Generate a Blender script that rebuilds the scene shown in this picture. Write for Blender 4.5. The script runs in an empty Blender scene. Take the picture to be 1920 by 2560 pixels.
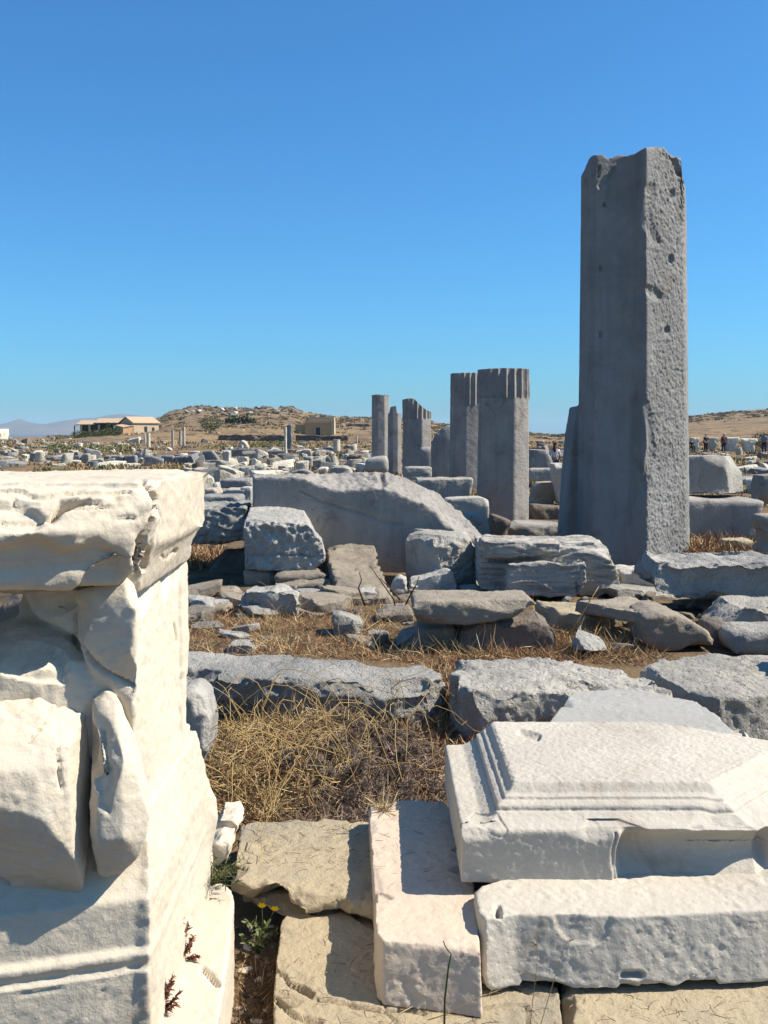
import bpy, bmesh, math, random
import numpy as np
from mathutils import Vector

# ------------------------------------------------------------------ camera, sky, sun
SC = bpy.context.scene
COL = SC.collection
W0, H0, F = 1920.0, 2560.0, 2560.0
EYE = np.array((0.0, 0.0, 1.65))
PITCH = math.radians(4.36)
cam = bpy.data.objects.new('camera', bpy.data.cameras.new('camera'))
COL.objects.link(cam)
cam.location = EYE
cam.rotation_euler = (math.radians(90) - PITCH, 0, 0)
cam.data.sensor_fit = 'VERTICAL'
cam.data.sensor_height = 36
cam.data.lens = 36
cam.data.clip_start = 0.05
cam.data.clip_end = 30000
SC.camera = cam

SUN_EL, SUN_AZ = math.radians(47), math.radians(1)     # azimuth from +X towards +Y
world = bpy.data.worlds.new("World")
SC.world = world
world.use_nodes = True
wn = world.node_tree
wn.nodes.clear()
sky = wn.nodes.new('ShaderNodeTexSky')
sky.sky_type = 'NISHITA'
sky.sun_disc = False
sky.sun_elevation = SUN_EL
sky.sun_rotation = math.pi / 2 - SUN_AZ
sky.altitude = 0
sky.air_density = 1.0
sky.dust_density = 0.7
sky.ozone_density = 4.0
bg = wn.nodes.new('ShaderNodeBackground')
bg.inputs['Strength'].default_value = 0.083
wo = wn.nodes.new('ShaderNodeOutputWorld')
wb = wn.nodes.new('ShaderNodeMix')      # the camera's cool white balance
wb.data_type = 'RGBA'
wb.blend_type = 'MULTIPLY'
wb.inputs[0].default_value = 1.0
wb.inputs[7].default_value = (0.35, 0.845, 1.17, 1)
wn.links.new(sky.outputs[0], wb.inputs[6])
wn.links.new(wb.outputs[2], bg.inputs[0])
wn.links.new(bg.outputs[0], wo.inputs[0])

sun = bpy.data.objects.new('sun', bpy.data.lights.new('sun', 'SUN'))
COL.objects.link(sun)
sun.data.energy = 5.0
sun.data.angle = math.radians(0.5)
sun.data.color = (1.0, 0.92, 0.80)
SDIR = Vector((math.cos(SUN_EL) * math.cos(SUN_AZ), math.cos(SUN_EL) * math.sin(SUN_AZ), math.sin(SUN_EL)))
sun.rotation_euler = SDIR.to_track_quat('Z', 'Y').to_euler()
sun.location = (30, 8, 40)
SC.view_settings.view_transform = 'Standard'
SC.view_settings.look = 'None'
SC.view_settings.exposure = 0.75
SC.view_settings.gamma = 1.0

# ------------------------------------------------------------------ photo geometry
CP, SP = math.cos(PITCH), math.sin(PITCH)


def ray(px, py):
    u = (px - W0 / 2) / F
    v = (H0 / 2 - py) / F
    return np.array((u, CP + v * SP, -SP + v * CP))


def at_d(px, py, d):
    r = ray(px, py)
    return EYE + r * (d / r[1])


def at_z(px, py, z):
    r = ray(px, py)
    return EYE + r * ((z - EYE[2]) / r[2])


def project(co):
    q = co - EYE
    dep = q[:, 1] * CP - q[:, 2] * SP
    up = q[:, 1] * SP + q[:, 2] * CP
    return W0 / 2 + F * q[:, 0] / dep, H0 / 2 - F * up / dep


# ------------------------------------------------------------------ numpy noise
_rs = np.random.RandomState(7)
_PERM = np.concatenate([_rs.permutation(256)] * 3)
_G = _rs.normal(size=(256, 3))
_G /= np.linalg.norm(_G, axis=1)[:, None]
_PT = _rs.rand(256, 3)


def noise(p, seed=0):
    p = p + np.array((seed * 17.13, seed * 9.71, seed * 5.37))
    i = np.floor(p).astype(np.int64)
    f = p - i
    i &= 255
    u = f * f * f * (f * (f * 6 - 15) + 10)
    out = 0
    for dx in (0, 1):
        for dy in (0, 1):
            for dz in (0, 1):
                h = _PERM[_PERM[_PERM[(i[:, 0] + dx) & 255] + ((i[:, 1] + dy) & 255)] + ((i[:, 2] + dz) & 255)]
                g = _G[h]
                dot = (g * (f - np.array((dx, dy, dz)))).sum(1)
                wx = u[:, 0] if dx else 1 - u[:, 0]
                wy = u[:, 1] if dy else 1 - u[:, 1]
                wz = u[:, 2] if dz else 1 - u[:, 2]
                out = out + dot * wx * wy * wz
    return out * 1.5


def fbm(p, octs=3, seed=0, gain=0.5):
    o, a, t = 0, 1.0, 0
    for k in range(octs):
        o = o + a * noise(p * (2 ** k), seed + k * 3)
        t += a
        a *= gain
    return o / t


def worley(p, seed=0):
    p = p + seed * 3.77
    i = np.floor(p).astype(np.int64)
    f = p - i
    best = np.full(len(p), 9.0)
    for dx in (-1, 0, 1):
        for dy in (-1, 0, 1):
            for dz in (-1, 0, 1):
                h = _PERM[_PERM[_PERM[(i[:, 0] + dx) & 255] + ((i[:, 1] + dy) & 255)] + ((i[:, 2] + dz) & 255)]
                q = _PT[h] + np.array((dx, dy, dz)) - f
                best = np.minimum(best, (q * q).sum(1))
    return np.sqrt(best)


def sstep(a, b, x):
    t = np.clip((x - a) / (b - a), 0, 1)
    return t * t * (3 - 2 * t)


# ------------------------------------------------------------------ materials
def nodes_of(name):
    m = bpy.data.materials.new(name)
    m.use_nodes = True
    nt = m.node_tree
    nt.nodes.clear()
    out = nt.nodes.new('ShaderNodeOutputMaterial')
    b = nt.nodes.new('ShaderNodeBsdfPrincipled')
    b.inputs['Specular IOR Level'].default_value = 0.25
    nt.links.new(b.outputs[0], out.inputs[0])
    return m, nt, b


def rgb(c):
    return (c[0], c[1], c[2], 1)


def mixc(nt, fac, a, b, mode='MIX'):
    n = nt.nodes.new('ShaderNodeMix')
    n.data_type = 'RGBA'
    n.blend_type = mode
    for sock, v in ((n.inputs[0], fac), (n.inputs[6], a), (n.inputs[7], b)):
        if hasattr(v, 'is_linked'):
            nt.links.new(v, sock)
        elif isinstance(v, tuple):
            sock.default_value = rgb(v)
        else:
            sock.default_value = v
    return n.outputs[2]


def ramp(nt, src, lo, hi):
    n = nt.nodes.new('ShaderNodeMapRange')
    n.interpolation_type = 'SMOOTHSTEP'
    n.inputs[1].default_value = lo
    n.inputs[2].default_value = hi
    nt.links.new(src, n.inputs[0])
    return n.outputs[0]


def ntex(nt, vec, scale, detail=6, rough=0.6, dist=0.0):
    n = nt.nodes.new('ShaderNodeTexNoise')
    n.inputs['Scale'].default_value = scale
    n.inputs['Detail'].default_value = detail
    n.inputs['Roughness'].default_value = rough
    n.inputs['Distortion'].default_value = dist
    nt.links.new(vec, n.inputs['Vector'])
    return n.outputs[0]


def coords(nt, stretch=(1, 1, 1)):
    tc = nt.nodes.new('ShaderNodeTexCoord')
    oi = nt.nodes.new('ShaderNodeObjectInfo')
    mp = nt.nodes.new('ShaderNodeMapping')
    mp.inputs['Scale'].default_value = stretch
    mul = nt.nodes.new('ShaderNodeMath')
    mul.operation = 'MULTIPLY'
    mul.inputs[1].default_value = 57.0
    nt.links.new(oi.outputs['Random'], mul.inputs[0])
    nt.links.new(tc.outputs['Object'], mp.inputs[0])
    add = nt.nodes.new('ShaderNodeVectorMath')
    add.operation = 'ADD'
    nt.links.new(mp.outputs[0], add.inputs[0])
    nt.links.new(mul.outputs[0], add.inputs[1])
    return add.outputs[0], oi.outputs['Random']


def stone_mat(name, c1, c2, stain, s=1.0, speck=0.3, speck_col=(0.05, 0.05, 0.05), vein=0.0, vein_col=(0.3, 0.3, 0.32),
              stain_lo=0.55, stain_hi=0.7, bump=0.5, strata=0.0, fine=70.0, pit=0.0, var=0.25, rough=0.85, k=0.72, streak=0.0):
    c1, c2, stain, speck_col, vein_col = [tuple(k * x for x in c) for c in (c1, c2, stain, speck_col, vein_col)]
    m, nt, b = nodes_of(name)
    vec, rnd = coords(nt, (1, 1, 1))
    big = ntex(nt, vec, 1.3 * s, 8, 0.62, 0.4)
    col = mixc(nt, ramp(nt, big, 0.35, 0.65), c1, c2)
    if strata:
        v2, _ = coords(nt, (1.0, 1.0, 9.0))
        st = ntex(nt, v2, 2.2 * s, 8, 0.7, 0.3)
        col = mixc(nt, strata, col, mixc(nt, ramp(nt, st, 0.35, 0.62), c2, c1))
    sn = ntex(nt, vec, 2.6 * s, 9, 0.68, 0.8)
    col = mixc(nt, ramp(nt, sn, stain_lo, stain_hi), col, stain)
    if vein:
        v3, _ = coords(nt, (1.0, 0.6, 2.6))
        vn = ntex(nt, v3, 2.4 * s, 6, 0.6, 1.6)
        a = nt.nodes.new('ShaderNodeMath')
        a.operation = 'SUBTRACT'
        a.inputs[1].default_value = 0.5
        nt.links.new(vn, a.inputs[0])
        ab = nt.nodes.new('ShaderNodeMath')
        ab.operation = 'ABSOLUTE'
        nt.links.new(a.outputs[0], ab.inputs[0])
        r = ramp(nt, ab.outputs[0], 0.035, 0.0)
        mu = nt.nodes.new('ShaderNodeMath')
        mu.operation = 'MULTIPLY'
        mu.inputs[1].default_value = vein
        nt.links.new(r, mu.inputs[0])
        col = mixc(nt, mu.outputs[0], col, vein_col)
    if streak:
        v4, _ = coords(nt, (3.0, 3.0, 0.4))
        sk = ntex(nt, v4, 1.6, 7, 0.65, 0.6)
        mu4 = nt.nodes.new('ShaderNodeMath')
        mu4.operation = 'MULTIPLY'
        mu4.inputs[1].default_value = streak
        nt.links.new(ramp(nt, sk, 0.45, 0.68), mu4.inputs[0])
        col = mixc(nt, mu4.outputs[0], col, tuple(0.55 * x for x in c2))
        mu5 = nt.nodes.new('ShaderNodeMath')
        mu5.operation = 'MULTIPLY'
        mu5.inputs[1].default_value = streak
        nt.links.new(ramp(nt, sk, 0.42, 0.28), mu5.inputs[0])
        col = mixc(nt, mu5.outputs[0], col, tuple(min(0.8, 1.35 * x) for x in c1))
    sp = ntex(nt, vec, fine * 1.6, 3, 0.7)
    mid = ntex(nt, vec, fine * 0.22, 7, 0.7)
    if speck:
        r = ramp(nt, sp, 0.56, 0.70)
        mu = nt.nodes.new('ShaderNodeMath')
        mu.operation = 'MULTIPLY'
        mu.inputs[1].default_value = speck
        nt.links.new(r, mu.inputs[0])
        col = mixc(nt, mu.outputs[0], col, speck_col)
        r2 = ramp(nt, mid, 0.58, 0.72)
        mu2 = nt.nodes.new('ShaderNodeMath')
        mu2.operation = 'MULTIPLY'
        mu2.inputs[1].default_value = speck * 0.8
        nt.links.new(r2, mu2.inputs[0])
        col = mixc(nt, mu2.outputs[0], col, tuple(0.5 * (x + y) for x, y in zip(speck_col, stain)))
    # a little lighter / darker from stone to stone
    hv = nt.nodes.new('ShaderNodeHueSaturation')
    mr = nt.nodes.new('ShaderNodeMapRange')
    mr.inputs[3].default_value = 1 - var
    mr.inputs[4].default_value = 1 + var * 0.5
    nt.links.new(rnd, mr.inputs[0])
    nt.links.new(mr.outputs[0], hv.inputs['Value'])
    nt.links.new(col, hv.inputs['Color'])
    nt.links.new(hv.outputs[0], b.inputs['Base Color'])
    b.inputs['Roughness'].default_value = rough
    # relief
    f1 = ntex(nt, vec, fine, 6, 0.65)
    add = nt.nodes.new('ShaderNodeMath')
    add.operation = 'MULTIPLY_ADD'
    add.inputs[1].default_value = 2.5
    nt.links.new(mid, add.inputs[0])
    nt.links.new(f1, add.inputs[2])
    hsrc = add.outputs[0]
    if pit:
        vo = nt.nodes.new('ShaderNodeTexVoronoi')
        vo.inputs['Scale'].default_value = fine * 0.55
        nt.links.new(vec, vo.inputs['Vector'])
        pr = ramp(nt, vo.outputs[0], 0.0, 0.35)
        ad2 = nt.nodes.new('ShaderNodeMath')
        ad2.operation = 'MULTIPLY_ADD'
        ad2.inputs[1].default_value = pit
        nt.links.new(pr, ad2.inputs[0])
        nt.links.new(hsrc, ad2.inputs[2])
        hsrc = ad2.outputs[0]
    bp = nt.nodes.new('ShaderNodeBump')
    bp.inputs['Strength'].default_value = bump
    bp.inputs['Distance'].default_value = 0.8 / fine
    nt.links.new(hsrc, bp.inputs['Height'])
    nt.links.new(bp.outputs[0], b.inputs['Normal'])
    return m


M = {}
M['marble'] = stone_mat('white_marble', (0.841, 0.731, 0.566), (0.768, 0.665, 0.509), (0.62, 0.50, 0.36), speck=0.10,
                        speck_col=(0.35, 0.33, 0.3), vein=0.22, vein_col=(0.52, 0.51, 0.5), stain_lo=0.5, stain_hi=0.8, bump=0.3, fine=90, var=0.05, k=0.70)
M['marble_pitted'] = stone_mat('pitted_marble', (0.753, 0.680, 0.557), (0.638, 0.575, 0.481), (0.42, 0.30, 0.20), speck=0.12,
                               speck_col=(0.3, 0.26, 0.23), stain_lo=0.54, stain_hi=0.8, bump=0.28, fine=85, pit=0.6, var=0.05, k=0.66)
M['marble_pink'] = stone_mat('pink_marble', (0.720, 0.592, 0.445), (0.635, 0.508, 0.399), (0.48, 0.34, 0.28), speck=0.12,
                             speck_col=(0.3, 0.24, 0.22), stain_lo=0.55, stain_hi=0.8, bump=0.28, fine=80, pit=0.6, var=0.05, k=0.74)
M['granite'] = stone_mat('grey_granite', (0.591, 0.546, 0.465), (0.402, 0.380, 0.333), (0.36, 0.31, 0.25), speck=0.45,
                         speck_col=(0.07, 0.07, 0.075), bump=0.9, fine=45, pit=0.6, var=0.18)
M['granite_smooth'] = stone_mat('dressed_granite', (0.449, 0.410, 0.365), (0.345, 0.321, 0.288), (0.27, 0.23, 0.19), speck=0.35,
                                speck_col=(0.11, 0.11, 0.12), bump=0.5, fine=30, var=0.08, streak=0.28)
M['granite_rough'] = stone_mat('rough_granite', (0.553, 0.521, 0.459), (0.345, 0.333, 0.304), (0.36, 0.32, 0.26), speck=0.5,
                               speck_col=(0.05, 0.05, 0.055), bump=1.0, fine=55, pit=0.5, var=0.15)
M['lightgrey'] = stone_mat('pale_grey_marble', (0.668, 0.627, 0.546), (0.495, 0.470, 0.417), (0.45, 0.40, 0.33), speck=0.3,
                           speck_col=(0.2, 0.2, 0.21), vein=0.3, vein_col=(0.25, 0.26, 0.28), bump=0.7, fine=40, var=0.15)
M['striped'] = stone_mat('banded_marble', (0.691, 0.638, 0.546), (0.288, 0.274, 0.247), (0.46, 0.38, 0.29), speck=0.3, strata=0.85,
                         speck_col=(0.12, 0.12, 0.13), bump=0.8, fine=40, var=0.06)
M['schist'] = stone_mat('brown_schist', (0.518, 0.434, 0.322), (0.350, 0.297, 0.236), (0.44, 0.35, 0.24), speck=0.35, strata=0.5,
                        speck_col=(0.07, 0.06, 0.05), bump=0.9, fine=45, var=0.2)
M['paving'] = stone_mat('tan_schist', (0.544, 0.439, 0.281), (0.466, 0.385, 0.259), (0.33, 0.29, 0.23), speck=0.22,
                        speck_col=(0.16, 0.125, 0.085), bump=0.6, fine=65, var=0.08, stain_lo=0.5, stain_hi=0.72)
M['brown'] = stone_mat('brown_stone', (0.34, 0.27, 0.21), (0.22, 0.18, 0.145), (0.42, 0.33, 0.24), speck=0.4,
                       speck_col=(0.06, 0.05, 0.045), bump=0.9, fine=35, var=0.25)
M['farmarble'] = stone_mat('far_marble', (0.887, 0.803, 0.633), (0.659, 0.589, 0.464), (0.40, 0.33, 0.25), s=0.7, speck=0.25,
                           speck_col=(0.15, 0.14, 0.13), bump=0.8, fine=14, var=0.35)
M['fargranite'] = stone_mat('far_granite', (0.408, 0.396, 0.370), (0.283, 0.281, 0.268), (0.30, 0.26, 0.21), s=0.7, speck=0.3,
                            speck_col=(0.1, 0.1, 0.1), bump=0.8, fine=14, var=0.35)
M['farrubble'] = stone_mat('far_rubble', (0.22, 0.175, 0.14), (0.12, 0.095, 0.08), (0.30, 0.25, 0.20), s=1.5, speck=0.5,
                           speck_col=(0.04, 0.03, 0.03), bump=1.0, fine=10, var=0.3)


def plain_mat(name, c, c2=None, scale=20, bump=0.3, rough=0.85, attr=False, trans=0.0):
    c = tuple(0.76 * x for x in c)
    c2 = c2 and tuple(0.76 * x for x in c2)
    m, nt, b = nodes_of(name)
    if attr:
        a = nt.nodes.new('ShaderNodeAttribute')
        a.attribute_name = 'tint'
        nt.links.new(a.outputs['Color'], b.inputs['Base Color'])
    else:
        vec, rnd = coords(nt)
        n = ntex(nt, vec, scale, 6)
        nt.links.new(mixc(nt, ramp(nt, n, 0.35, 0.65), c, c2 or tuple(0.75 * x for x in c)), b.inputs['Base Color'])
        bp = nt.nodes.new('ShaderNodeBump')
        bp.inputs['Strength'].default_value = bump
        bp.inputs['Distance'].default_value = 0.1 / scale
        nt.links.new(n, bp.inputs['Height'])
        nt.links.new(bp.outputs[0], b.inputs['Normal'])
    b.inputs['Roughness'].default_value = rough
    return m


M['grass'] = plain_mat('dry_grass_blades', (0.4, 0.3, 0.15), attr=True)
M['ochre'] = plain_mat('ochre_plaster', (0.64, 0.40, 0.20), (0.56, 0.34, 0.165), 1.5)
M['ochre_pale'] = plain_mat('pale_plaster', (0.66, 0.52, 0.34), (0.58, 0.46, 0.30), 1.5)
M['tile'] = plain_mat('roof_tile', (0.62, 0.45, 0.29), (0.53, 0.37, 0.23), 3)
M['wood_and_shade'] = plain_mat('timber_and_shade', (0.10, 0.055, 0.035), None, 5)  # dark wood; also colours in the shade inside the porch
M['darkglass'] = plain_mat('dark_door', (0.045, 0.05, 0.06), None, 5)
M['leaf'] = plain_mat('green_leaf', (0.09, 0.12, 0.03), (0.05, 0.075, 0.02), 3)
M['leafdark'] = plain_mat('dark_leaf', (0.04, 0.07, 0.025), (0.025, 0.045, 0.018), 3)
M['skin'] = plain_mat('skin', (0.45, 0.27, 0.19))
M['stem_straw'] = plain_mat('straw_stem', (0.52, 0.37, 0.15), (0.40, 0.26, 0.10), 30)
M['seed'] = plain_mat('seed_head', (0.22, 0.17, 0.155), (0.14, 0.105, 0.095), 60)
M['rusty'] = plain_mat('red_sprig', (0.26, 0.09, 0.06), (0.17, 0.05, 0.04), 40)
M['yellow'] = plain_mat('yellow_petal', (0.95, 0.72, 0.02), (0.9, 0.6, 0.02), 40)
for k, c in dict(white=(0.75, 0.75, 0.76), navy=(0.03, 0.035, 0.09), black=(0.02, 0.02, 0.022), green=(0.05, 0.12, 0.07), red=(0.25, 0.03, 0.04),
                 blue=(0.2, 0.3, 0.45), straw=(0.7, 0.55, 0.15), brownhair=(0.12, 0.045, 0.02), grey=(0.35, 0.35, 0.35)).items():
    M['cloth_' + k] = plain_mat('cloth_' + k, c, None, 8)


# ------------------------------------------------------------------ mesh tools
def new_mesh(name, verts, faces):
    me = bpy.data.meshes.new(name)
    me.from_pydata([tuple(v) for v in verts], [], faces)
    me.update()
    return me


def link(name, me, mat=None, parent=None, label=None, cat=None, group=None, kind=None, smooth=True):
    o = bpy.data.objects.new(name, me)
    COL.objects.link(o)
    if me is not None and mat is not None:
        me.materials.clear()
        me.materials.append(mat)
        me.polygons.foreach_set('use_smooth', [smooth] * len(me.polygons))
    if parent is not None:
        o.parent = parent
    tagit(o, label, cat, group, kind)
    return o


def tagit(o, label=None, cat=None, group=None, kind=None):
    if label:
        o['label'] = label
    if cat:
        o['category'] = cat
        o['kind'] = 'thing'
    if group:
        o['group'] = group
    if kind:
        o['kind'] = kind
    return o


def empty(name, loc, label, cat, group=None):
    o = bpy.data.objects.new(name, None)
    o.empty_display_size = 0.1
    COL.objects.link(o)
    o.location = loc
    return tagit(o, label, cat, group)


def prism(A, B):
    n = len(A)
    v = [tuple(p) for p in A] + [tuple(p) for p in B]
    f = [tuple(range(n)), tuple(range(2 * n - 1, n - 1, -1))]
    for i in range(n):
        j = (i + 1) % n
        f.append((j, i, n + i, n + j))
    return v, f


def hull(pts):
    bm = bmesh.new()
    for p in pts:
        bm.verts.new(tuple(p))
    bmesh.ops.convex_hull(bm, input=bm.verts)
    bm.verts.ensure_lookup_table()
    live = [v for v in bm.verts if v.link_faces]
    idx = {v: i for i, v in enumerate(live)}
    out = [tuple(v.co) for v in live], [tuple(idx[v] for v in f.verts) for f in bm.faces]
    bm.free()
    return out


def boxp(x0, x1, y0, y1, z0, z1):
    return prism([(x0, y0, z0), (x1, y0, z0), (x1, y0, z1), (x0, y0, z1)], [(x0, y1, z0), (x1, y1, z0), (x1, y1, z1), (x0, y1, z1)])


def levels(rects):
    """stack of rectangles (x0,x1,y0,y1,z) lofted into one closed shell"""
    v, f = [], []
    for (x0, x1, y0, y1, z) in rects:
        v += [(x0, y0, z), (x1, y0, z), (x1, y1, z), (x0, y1, z)]
    n = len(rects)
    f.append((3, 2, 1, 0))
    for k in range(n - 1):
        for i in range(4):
            j = (i + 1) % 4
            f.append((4 * k + i, 4 * k + j, 4 * k + 4 + j, 4 * k + 4 + i))
    t = 4 * (n - 1)
    f.append((t, t + 1, t + 2, t + 3))
    return v, f


def join(prims):
    V, Fc = [], []
    for v, f in prims:
        k = len(V)
        V += list(v)
        Fc += [tuple(i + k for i in q) for q in f]
    return V, Fc


def remeshed(prims, vox):
    bm = bmesh.new()
    for v, f in prims:
        vs = [bm.verts.new(tuple(p)) for p in v]
        fs = []
        for q in f:
            try:
                fs.append(bm.faces.new([vs[i] for i in q]))
            except ValueError:
                pass
        bmesh.ops.recalc_face_normals(bm, faces=fs)
    bmesh.ops.triangulate(bm, faces=bm.faces)
    me = bpy.data.meshes.new('tmp')
    bm.to_mesh(me)
    bm.free()
    ob = bpy.data.objects.new('tmp', me)
    COL.objects.link(ob)
    md = ob.modifiers.new('r', 'REMESH')
    md.mode = 'VOXEL'
    md.voxel_size = vox
    dg = bpy.context.evaluated_depsgraph_get()
    out = bpy.data.meshes.new_from_object(ob.evaluated_get(dg))
    bpy.data.objects.remove(ob)
    bpy.data.meshes.remove(me)
    return out


def get_co(me):
    a = np.empty(len(me.vertices) * 3)
    me.vertices.foreach_get('co', a)
    return a.reshape(-1, 3)


def set_co(me, co):
    me.vertices.foreach_set('co', co.ravel())
    me.update()


def get_no(me):
    a = np.empty(len(me.vertices) * 3, dtype=np.float32)
    me.vertex_normals.foreach_get('vector', a)
    return a.reshape(-1, 3).astype(float)


def smoother(me):
    e = np.empty(len(me.edges) * 2, dtype=np.int32)
    me.edges.foreach_get('vertices', e)
    a, b = e[0::2], e[1::2]
    n = len(me.vertices)
    deg = np.maximum(np.bincount(a, minlength=n) + np.bincount(b, minlength=n), 1)

    def go(co, it):
        for _ in range(it):
            o = np.empty_like(co)
            for k in range(3):
                o[:, k] = (np.bincount(a, co[b, k], n) + np.bincount(b, co[a, k], n)) / deg
            co = 0.5 * co + 0.5 * o
        return co
    return go


def seg_dist(x, y, pl):
    best = np.full(len(x), 1e9)
    for (x0, y0), (x1, y1) in zip(pl[:-1], pl[1:]):
        dx, dy = x1 - x0, y1 - y0
        t = np.clip(((x - x0) * dx + (y - y0) * dy) / max(dx * dx + dy * dy, 1e-9), 0, 1)
        best = np.minimum(best, np.hypot(x - x0 - t * dx, y - y0 - t * dy))
    return best


def inside(x, y, pl):
    r = np.zeros(len(x), bool)
    n = len(pl)
    for i in range(n):
        x0, y0 = pl[i]
        x1, y1 = pl[(i + 1) % n]
        if y0 == y1:
            continue
        c = ((y0 > y) != (y1 > y)) & (x < (x1 - x0) * (y - y0) / (y1 - y0) + x0)
        r ^= c
    return r


SEED = [1]


def rockmesh(prims, vox, sm=0, amp=1.0, chip=0.45, strata=0.0, pits=0.0, pit_s=9.0, cracks=(), carve=(), rough_only=None, facets=0.0, post=None, seed=None, size=None, grain=0.006, nicks=22, nick=0.05, cuts=5, cut=0.05):
    me = remeshed(prims, vox)
    if seed is None:
        SEED[0] += 1
        seed = SEED[0]
    co = get_co(me)
    ext = co.max(0) - co.min(0)
    S = size or float(np.sort(ext)[1] + 0.3 * ext.max()) * 0.6
    go = smoother(me)
    co = go(co, sm)
    if chip:
        r = max(0.03 * S, vox * 1.6)
        it = int(min(40, max(4, (r / vox) ** 2 * 2)))
        ps = go(co, it)
        w = sstep(-0.05, 0.35, fbm(co * (2.6 / S), 3, seed + 50)) * chip
        w += 0.05 * chip
        co = co + (ps - co) * np.minimum(w, 1.2)[:, None]
    rr = np.random.RandomState(seed * 13 + 5)
    for _ in range(cuts):
        nv = rr.normal(size=3)
        nv[2] = abs(nv[2]) * 0.8
        nv /= np.linalg.norm(nv)
        h = co @ nv
        over = np.clip(h - (h.max() - cut * S * rr.uniform(0.3, 1.3)), 0, None)
        co = co - nv * over[:, None]
    if nicks:
        ps = go(co, 6)
        set_co(me, co)
        df = co - ps
        cur = np.where((df * get_no(me)).sum(1) > 0, (df ** 2).sum(1), 0)
        idx = np.nonzero(cur > np.quantile(cur, 0.94))[0]
        for _ in range(nicks):
            k_ = rr.choice(idx)
            v = co[k_]
            nv = df[k_]
            nv = nv / max(np.linalg.norm(nv), 1e-9) + rr.normal(size=3) * 0.25
            nv /= np.linalg.norm(nv)
            dep = nick * S * rr.uniform(0.25, 1.0) ** 1.6
            rad = S * rr.uniform(0.12, 0.5)
            q = co - v
            dist = np.sqrt((q * q).sum(1))
            c = -dep * (1 - (dist / rad) ** 2)
            over = np.where(dist < rad, np.clip(q @ nv - c, 0, dep * 2.2), 0)
            co = co - nv * over[:, None]
    set_co(me, co)
    no = get_no(me)
    rid = np.abs(fbm(co * (4.2 / S), 4, seed + 9, 0.55))
    patch = 0.35 + 0.9 * sstep(-0.15, 0.3, fbm(co * (1.6 / S), 2, seed + 77))
    d = (0.026 * fbm(co * (1.1 / S), 2, seed) - 0.034 * rid * patch + 0.012 * fbm(co * (13 / S), 4, seed + 21, 0.65) * patch) * S * amp
    d = d + grain * (fbm(co * 26.0, 3, seed + 25, 0.7) * (0.4 + 0.6 * patch))
    if facets:
        d = d - facets * S * worley(co * (1.6 / S), seed + 3)
    if strata:
        q = co * np.array((1.2, 1.2, 11.0)) / S
        q[:, 2] += 2.2 * noise(co * (1.3 / S), seed + 33)
        d = d + strata * S * (np.abs(fbm(q, 4, seed + 31)) - 0.25)
    if pits:
        wv = np.stack([noise(co * pit_s * 0.8, seed + 71), noise(co * pit_s * 0.8, seed + 72), noise(co * pit_s * 0.8, seed + 73)], 1)
        q = worley(co * pit_s + 0.55 * wv, seed + 5)
        msk = 1.0 if rough_only is None else rough_only(co, no)
        d = d + msk * pits * (0.55 * np.clip(q - 0.45, -0.4, 0.4) + 0.75 * fbm(co * pit_s * 1.3, 4, seed + 8, 0.6) - 0.12)
    if len(cracks) or len(carve):
        px, py = project(co)
        face = ((no * (co - EYE)).sum(1) < 0)
        jx = px + 14 * noise(co * (5 / S), seed + 61)
        jy = py + 14 * noise(co * (5 / S), seed + 67)
        for pl, wpx, dep in cracks:
            q = seg_dist(px + 0.35 * (jx - px), py + 0.35 * (jy - py), pl)
            d = d - face * dep * np.clip(1 - (q / wpx) ** 2, 0, 1)
        for pl, dep, soft in carve:
            ins = inside(jx, jy, pl)
            q = seg_dist(jx, jy, list(pl) + [pl[0]])
            d = d - face * ins * dep * sstep(0, 1, np.clip(q / soft, 0, 1))
    co = co + no * d[:, None]
    if post is not None:
        co = post(co)
    set_co(me, co)
    return me


def stone(name, label, mat, prims, vox, cat='stone block', parent=None, group=None, origin=None, **kw):
    me = rockmesh(prims, vox, **kw)
    co = get_co(me)
    if origin is None:
        origin = np.array(((co[:, 0].min() + co[:, 0].max()) / 2, (co[:, 1].min() + co[:, 1].max()) / 2, co[:, 2].min()))
    if parent is not None:
        origin = np.array(parent.location)
    set_co(me, co - origin)
    o = link(name, me, M[mat] if isinstance(mat, str) else mat, parent, label, cat if parent is None else None, group)
    if parent is None:
        o.location = origin
    return o


def block_prim(px, d, t, rise=0.0, dx=0.0, taper=0.0, back=None, top_in=0.0):
    A = [at_d(x, y, d) for x, y in px]
    if back is not None:
        B = [at_d(x, y, d + t) for x, y in back]
    else:
        zs = [p[2] for p in A]
        zm = 0.5 * (min(zs) + max(zs))
        c = np.mean(A, axis=0)
        B = []
        for p in A:
            q = np.array(p)
            q = c + (q - c) * np.array((1 - taper, 1, 1 - taper * 0.3))
            q[1] = d + t
            q[0] += dx
            if p[2] > zm:
                q[2] += rise
            B.append(q)
    return prism(A, B)


def blk(name, label, mat, px, d, t, vox=None, cat='stone block', group=None, extra=(), rise=0.0, dx=0.0, taper=0.0, back=None, **kw):
    pr = [block_prim(px, d, t, rise, dx, taper, back)] + list(extra)
    return stone(name, label, mat, pr, vox or 0.0028 * d, cat, group=group, **kw)


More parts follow.
